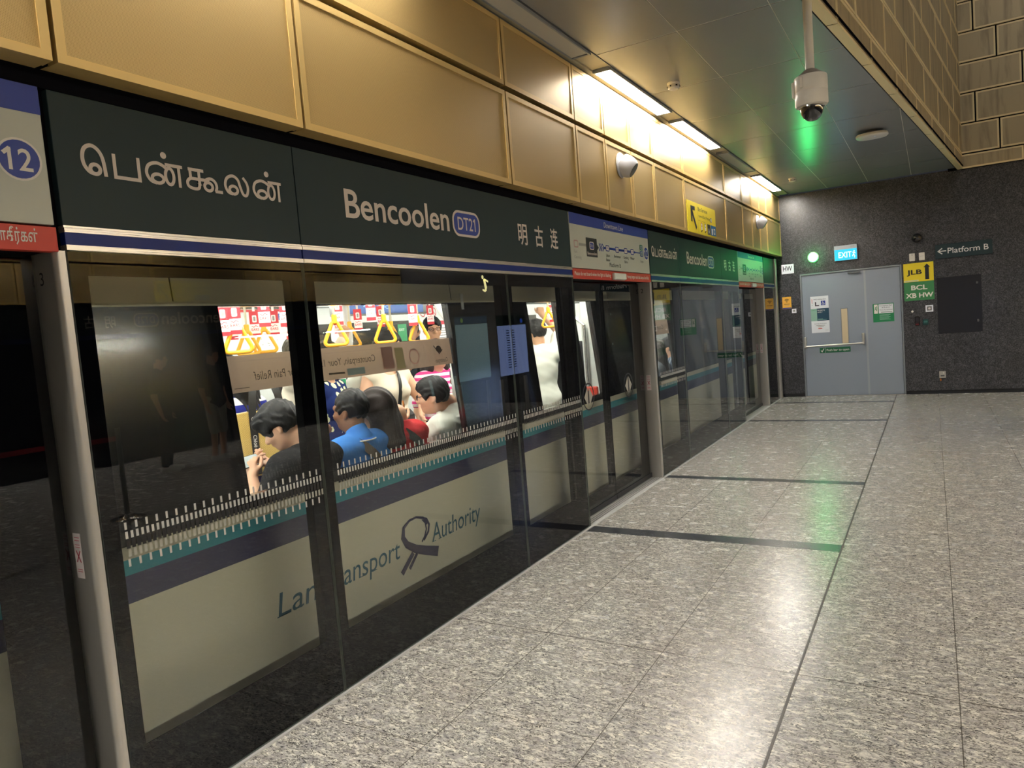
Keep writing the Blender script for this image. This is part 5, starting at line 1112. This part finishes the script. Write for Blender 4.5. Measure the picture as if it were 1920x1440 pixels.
SHW, SHD = mat('shoe_white', rgb(206, 204, 198), .6), mat('shoe_dark', rgb(40, 38, 38), .5)
DKT, BLKL = fab('dark_trousers', rgb(36, 38, 44)), mat('black_strap', rgb(32, 30, 29), .5)
def torso_y(x, z, hz, grow=.02, s=1, back=True):
    best = 0
    for zc, rx, ry, rz in ((hz+.02, .165, .125, .13), (hz+.18*s, .142, .112, .17), (hz+.33*s, .165, .118, .17)):
        q = 1-(x/(rx+grow))**2-((z-zc)/(rz+grow))**2
        if q > 0: best = max(best, (ry+grow)*math.sqrt(q))
    return -best if back else best
def band(pts, w, th, m, name, root, wd=None):
    mb = MB(); P = [Vector(p) for p in pts]; n = len(P); R = []
    for i, p in enumerate(P):
        d = (P[min(i+1, n-1)]-P[max(i-1, 0)]).normalized(); o = Vector((p.x, p.y, 0)).normalized() if wd is None else Vector(wd); sd = d.cross(o).normalized(); o = sd.cross(d)
        R.append([p+sd*w/2, p+sd*w/2+o*th, p-sd*w/2+o*th, p-sd*w/2])
    vs = [q for r in R for q in r]; fs = [(i*4+k, i*4+(k+1) % 4, i*4+4+(k+1) % 4, i*4+4+k) for i in range(n-1) for k in range(4)]+[(0, 1, 2, 3), tuple((n-1)*4+k for k in (3, 2, 1, 0))]
    mb.add(vs, fs, m); return local(mb, name, root)
def strap_back(root, x0, z0, x1, z1, hz, w=.045, m=BLKL):
    pts = [(x0*.8, .02, z0+.035)]
    for k in range(9): t = k/8; x, z = x0+(x1-x0)*t, z0+(z1-z0)*t; pts.append((x, min(-.06, torso_y(x, z, hz, .040)), z))
    band(pts, w, .004, m, 'bag_strap', root)
def glasses(root, I, m=None):
    m = m or mat('spectacle_frame', rgb(20, 18, 18), .3); mb = MB(); hd = I['hd']
    for sd in (-1, 1):
        mb.tube([hd(.033*sd+.023*math.cos(a), .104, .004+.018*math.sin(a)) for a in np.linspace(0, 6.283, 15)], .0022, m, 6, False); mb.tube([hd(.056*sd, .102, .008), hd(.079*sd, .06, .010), hd(.086*sd, -.015, .006)], .0024, m, 6)
    mb.tube([hd(-.010, .106, .006), hd(.010, .106, .006)], .0022, m, 6); local(mb, 'spectacles', root)
def collar(root, I, m):
    mb = MB(); nb = I['nb']; n = 22; vs = []
    for r, z, dy in ((.074, .020, 0), (.066, .062, .006), (.082, .022, -.004), (.098, .006, -.008)):
        for k in range(n): a = 2*math.pi*k/n; vs.append((nb[0]+r*math.cos(a), nb[1]+dy+.006+r*.95*math.sin(a), nb[2]+z-.02*(math.sin(a) > .5)))
    mb.add(vs, [(i*n+k, i*n+(k+1) % n, (i+1)*n+(k+1) % n, (i+1)*n+k) for i in range(3) for k in range(n)], m); local(mb, 'collar', root)
def phone(x, y, z, fn, up, label, screen):
    """fn: the way the screen faces, up: its long axis (world)"""
    t = thing('phone', label, 'phone', (x, y, z)); f = Vector(fn).normalized(); u = Vector(up); u = (u-f*f.dot(u)).normalized(); r = u.cross(f)
    M = Matrix((r, u, f)).transposed().to_4x4(); M.translation = (x, y, z); t.matrix_world = M
    mb = MB(); mb.box(-.036, .036, -.075, .075, -.004, .004, mat('phone_black', rgb(24, 22, 24), .25), .003); local(mb, 'case', t, False); mb = MB(); mb.box(-.032, .032, -.070, .070, .004, .0046, screen); s = local(mb, 'screen', t, False)
    return t
W180 = math.pi
# four seated passengers with their backs to the window
p, I = figure('person', 'young man in a black t-shirt bent over a handheld screen, seen from behind', (-.50, 2.66, 0), W180, S1, BKC, HBK, 'sit', 'tuft', head=(.55, -.62, .10), head_off=(-.035, .015, .0), res=.0065, low=DKT, eyes=True,
    arms=((( -.275, .06, .77), (-.215, .165, .97)), ((.17, .10, .80), (-.03, .235, 1.0))), hands=(dict(d=(.15, .25, .9), n=(.8, .3, -.1), side=-1, curl=1.0), dict(d=(-.85, .1, .35), n=(-.2, -.5, .8), side=1, curl=.8)), shoes=SHD)
phone(-.705, 2.47, 1.045, (.75, .1, .65), (0, 1, .15), 'white handheld screen in the hands of the man in black', m_emit('console_screen', rgb(150, 160, 160), .6))
p, I = figure('person', 'man with short dark hair in a blue polo shirt, hand at mouth', (-.50, 3.07, 0), W180, S2, BLC, HBK, 'sit', 'crop', head=(.16, .0, 0), head_off=(.01, 0, -.01), res=.0065, low=DKT, neck='collar', eyes=True,
    arms=((( -.205, .17, .82), (-.11, .20, 1.075)), None), hands=(dict(d=(.35, -.15, .8), n=(.5, -.6, 0), side=-1, curl=1.1), None), shoes=SHD)
collar(p, I, fab('blue_collar', rgb(52, 108, 196))); strap_back(p, -.07, 1.06, .13, .78, I['hz'], .05, mat('brown_strap', rgb(70, 58, 46), .6))
nb = I['nb']; mb = MB(); mb.tube([(nb[0]+.099*math.cos(a), nb[1]-.002+.094*math.sin(a), nb[2]+.006) for a in np.linspace(2.6, 6.82, 16)], .0045, WHC, 6); local(mb, 'collar_piping', p)
p, I = figure('person', 'woman in red with long dark hair leaning towards the man in blue', (-.50, 3.46, 0), W180, S3, RDC, HBR, 'sit', 'long', head=(.25, -.05, -.22), head_off=(-.14, 0, -.03), res=.0065, low=DKT, female=True, hair_end=(-.17, .10), hair_w=.62, shoes=SHD)
strap_back(p, -.05, 1.05, .16, .80, I['hz'], .05)
p, I = figure('person', 'man with glasses in a white collared shirt looking at his phone, rightmost seated one', (-.50, 4.02, 0), W180, S1, WHC, HBK, 'sit', 'short', head=(.55, -.10, .05), head_off=(-.10, .02, -.02), res=.0065, low=DKT, neck='collar', eyes=True,
    arms=((( -.27, .16, .84), (-.235, .255, 1.045)), None), hands=(dict(d=(.1, .1, .95), n=(.75, .3, .1), side=-1, curl=.8), None), shoes=SHD)
collar(p, I, fab('white_collar', rgb(232, 232, 222))); glasses(p, I); strap_back(p, .13, 1.04, .10, .72, I['hz'], .035)
phone(-.79, 3.70, 1.165, (.90, -.1, .4), (0, .12, 1), 'black smartphone held up by the man with glasses', m_emit('phone_screen', rgb(214, 180, 206), .9))
# standing passengers
p, I = figure('person', 'long haired person in a navy and white striped top standing with a straw bag', (-1.18, 2.82, 0), W180+.35, S1, STRIPE, HBK, 'stand', 'long', height=1.56, low=DKT, female=True, head=(.1, -.4, -.25), sleeve='long', shoes=SHD)
t = thing('straw_bag', 'straw tote bag with black lettered straps beside the man in black', 'bag', (-.98, 2.83, .90), None, 1.15); mb = MB()
mb.prism([(-.21, 0), (.21, 0), (.25, .37), (-.25, .37)], 'y', -.05, .05, STRAW); local(mb, 'bag_body', t, False)
for x in (-.085, .085):
    pts = [(x, -.054, .01), (x, -.055, .37), (x*.85, -.045, .46), (x*.6, -.01, .56), (x*.5, .05, .60)]; b = band(pts, .042, .003, BLKL, 'bag_strap', t, (0, -1, 0))
    g = G((x, -.0585, 0), (0, 0, -1), (1, 0, 0), .0004)
    for z in (-.06, -.17, -.275): g.text('Chloé', z-.07, -.009, .02, WHITE, 1, .07)
    o = g.mb.build('strap_lettering', None); o.parent = b
p, I = figure('person', 'dark curly haired passenger seated across the aisle, partly hidden', (-2.62, 4.48, 0), 0, S3, GYC, HBR, 'sit', 'short', low=DKT, res=.011, shoes=SHD)
p, I = figure('person', 'person in a navy floral dress standing left of the white pole', (-1.30, 3.66, 0), .3, S1, FLORAL, HBK, 'stand', 'long', height=1.58, low=FLORAL, skirt=.5, female=True, shoes=SHD)
t = thing('green_folder', 'green folder held beside the navy floral dress', 'folder', (-1.42, 3.92, 1.08)); mb = MB(); mb.box(-1.43, -1.415, 3.86, 3.98, 1.05, 1.36, mat('folder_green', rgb(40, 150, 100), .5), .003); mb.build('cover', t)
p, I = figure('person', 'passenger raising an arm to a yellow strap behind the pane frame', (-1.98, 4.02, 0), .75, S3, CRC, HBK, 'stand', 'short', height=1.66, low=DKT, sleeve='long', arms=(None, ((.33, .20, 1.42), (.40, .40, 1.66))), hands=(None, dict(d=(.1, .2, 1), n=(-1, .2, 0), curl=1.2)), shoes=SHD)
p, I = figure('person', 'woman in a cream top with a black bag strap standing in the middle', (-1.32, 4.34, 0), -.35, S1, CRC, HBK, 'stand', 'long', height=1.64, low=BKC, female=True, head=(.5, -.1, -.15), neck='scoop', sleeve='none', eyes=True, arms=(((-.28, .04, 1.10), (-.14, .24, 1.02)), ((.27, .04, 1.12), (.16, .26, 1.06))), shoes=SHD)
band([(-.05, .02, 1.42)]+[(-.04+.05*k/7, torso_y(-.04+.05*k/7, 1.36-.34*k/7, I['hz'], .024, 1.64/1.7, False)+.012, 1.36-.34*k/7) for k in range(8)], .03, .004, BLKL, 'bag_strap', p)
t = thing('shoulder_bag', 'black shoulder bag in front of the woman in the cream top', 'bag', (-1.10, 4.24, .90)); mb = MB(); mb.box(-1.16, -1.06, 4.12, 4.36, .86, 1.08, mat('bag_black', rgb(52, 54, 58), .4), .04); mb.build('bag_body', t, smooth=True); mb = MB(); mb.tube([(-1.10, 4.24, 1.07), (-1.10, 4.245, 1.12), (-1.11, 4.25, 1.15)], .008, mat('brass', ()), 8); mb.build('clasp', t)
p, I = figure('person', 'passenger in a white t-shirt with a dark strap, left of the cream top', (-1.62, 4.38, 0), .5, S3, WHC, HBK, 'stand', 'short', height=1.58, low=DKT, shoes=SHD)
p, I = figure('person', 'man with glasses and black top whose face shows above the window film', (-1.80, 5.62, 0), -.7, S3, BKC, HBK, 'stand', 'short', height=1.78, low=DKT, eyes=True, arms=(None, ((.30, .16, 1.36), (.25, .25, 1.62))), shoes=SHD)
glasses(p, I)
p, I = figure('person', 'passenger in a pink and white striped top near the carriage door', (-1.40, 5.10, 0), -.3, S1, PINK, HBR, 'stand', 'long', height=1.52, low=DKT, female=True, shoes=SHD)
p, I = figure('person', 'dark haired child in a white shirt at the right end of the window', (-.92, 4.80, 0), 2.6, S2, WHC, HBK, 'stand', 'crop', height=1.30, low=BKC, shoes=SHD)
p, I = figure('person', 'man in white t-shirt and trousers reaching up to a strap by the train door', (-1.02, 6.36, 0), 2.3, S3, WHC, HBK, 'stand', 'short', height=1.66, low=WHC, arms=(None, ((.24, .14, 1.58), (.12, .28, 1.76))), hands=(None, dict(d=(-.1, .3, 1), n=(0, 1, 0), curl=1.2)), head=(.5, -.1, 0), shoes=SHD)
mb = MB(); hd = I['hd']; vs = [hd(x, .098-.35*x*x*14, z) for z in (-.012, -.05, -.095) for x in (-.06, -.03, 0, .03, .06)]
mb.add([v+I['HR']@np.array([0, .022, 0]) for v in vs], [(r*5+k, r*5+k+1, r*5+6+k, r*5+5+k) for r in range(2) for k in range(4)], WHITE); local(mb, 'face_mask', p)
p, I = figure('person', 'passenger in dark clothes wearing a white mask by the far door screen', (-1.02, 7.02, 0), -.9, S3, BKC, HBK, 'stand', 'short', height=1.66, low=DKT, head=(-.4, 0, 0), shoes=SHD)
mb = MB(); hd = I['hd']; vs = [hd(x, .098-.35*x*x*14, z) for z in (-.012, -.05, -.095) for x in (-.06, -.03, 0, .03, .06)]
mb.add([v+I['HR']@np.array([0, .022, 0]) for v in vs], [(r*5+k, r*5+k+1, r*5+6+k, r*5+5+k) for r in range(2) for k in range(4)], WHITE); mb.tube([hd(.06, .06, -.05), hd(.082, -.01, -.02)], .002, WHITE, 5); mb.tube([hd(-.06, .06, -.05), hd(-.082, -.01, -.02)], .002, WHITE, 5); local(mb, 'face_mask', p)
p, I = figure('person', 'seated passenger in grey in the farther carriage window', (-.54, 8.55, 0), W180, S1, GYC, HGR, 'sit', 'long', low=DKT, female=True, res=.010, shoes=SHD)
p, I = figure('person', 'seated passenger in a dark patterned top in the farther carriage window', (-.54, 9.10, 0), W180, S1, m_stripes('blue_grey_pattern', rgb(60, 72, 96), rgb(150, 160, 170), .03, 1), HBK, 'sit', 'short', low=DKT, res=.010, shoes=SHD)
# two people across the platform, only mirrored in the nearest pane
p, I = figure('person', 'person in dark clothes across the platform, mirrored in the nearest pane', (7.1, 6.15, 0), 2.4, S3, BKC, HBK, 'stand', 'short', low=BKC, res=.011, shoes=SHW)
p, I = figure('person', 'person in beige shorts across the platform, mirrored in the nearest pane', (7.1, 7.02, 0), 2.9, S3, BKC, HBK, 'stand', 'short', low=fab('beige_shorts', rgb(190, 184, 168)), long_low=False, res=.011, shoes=SHW)
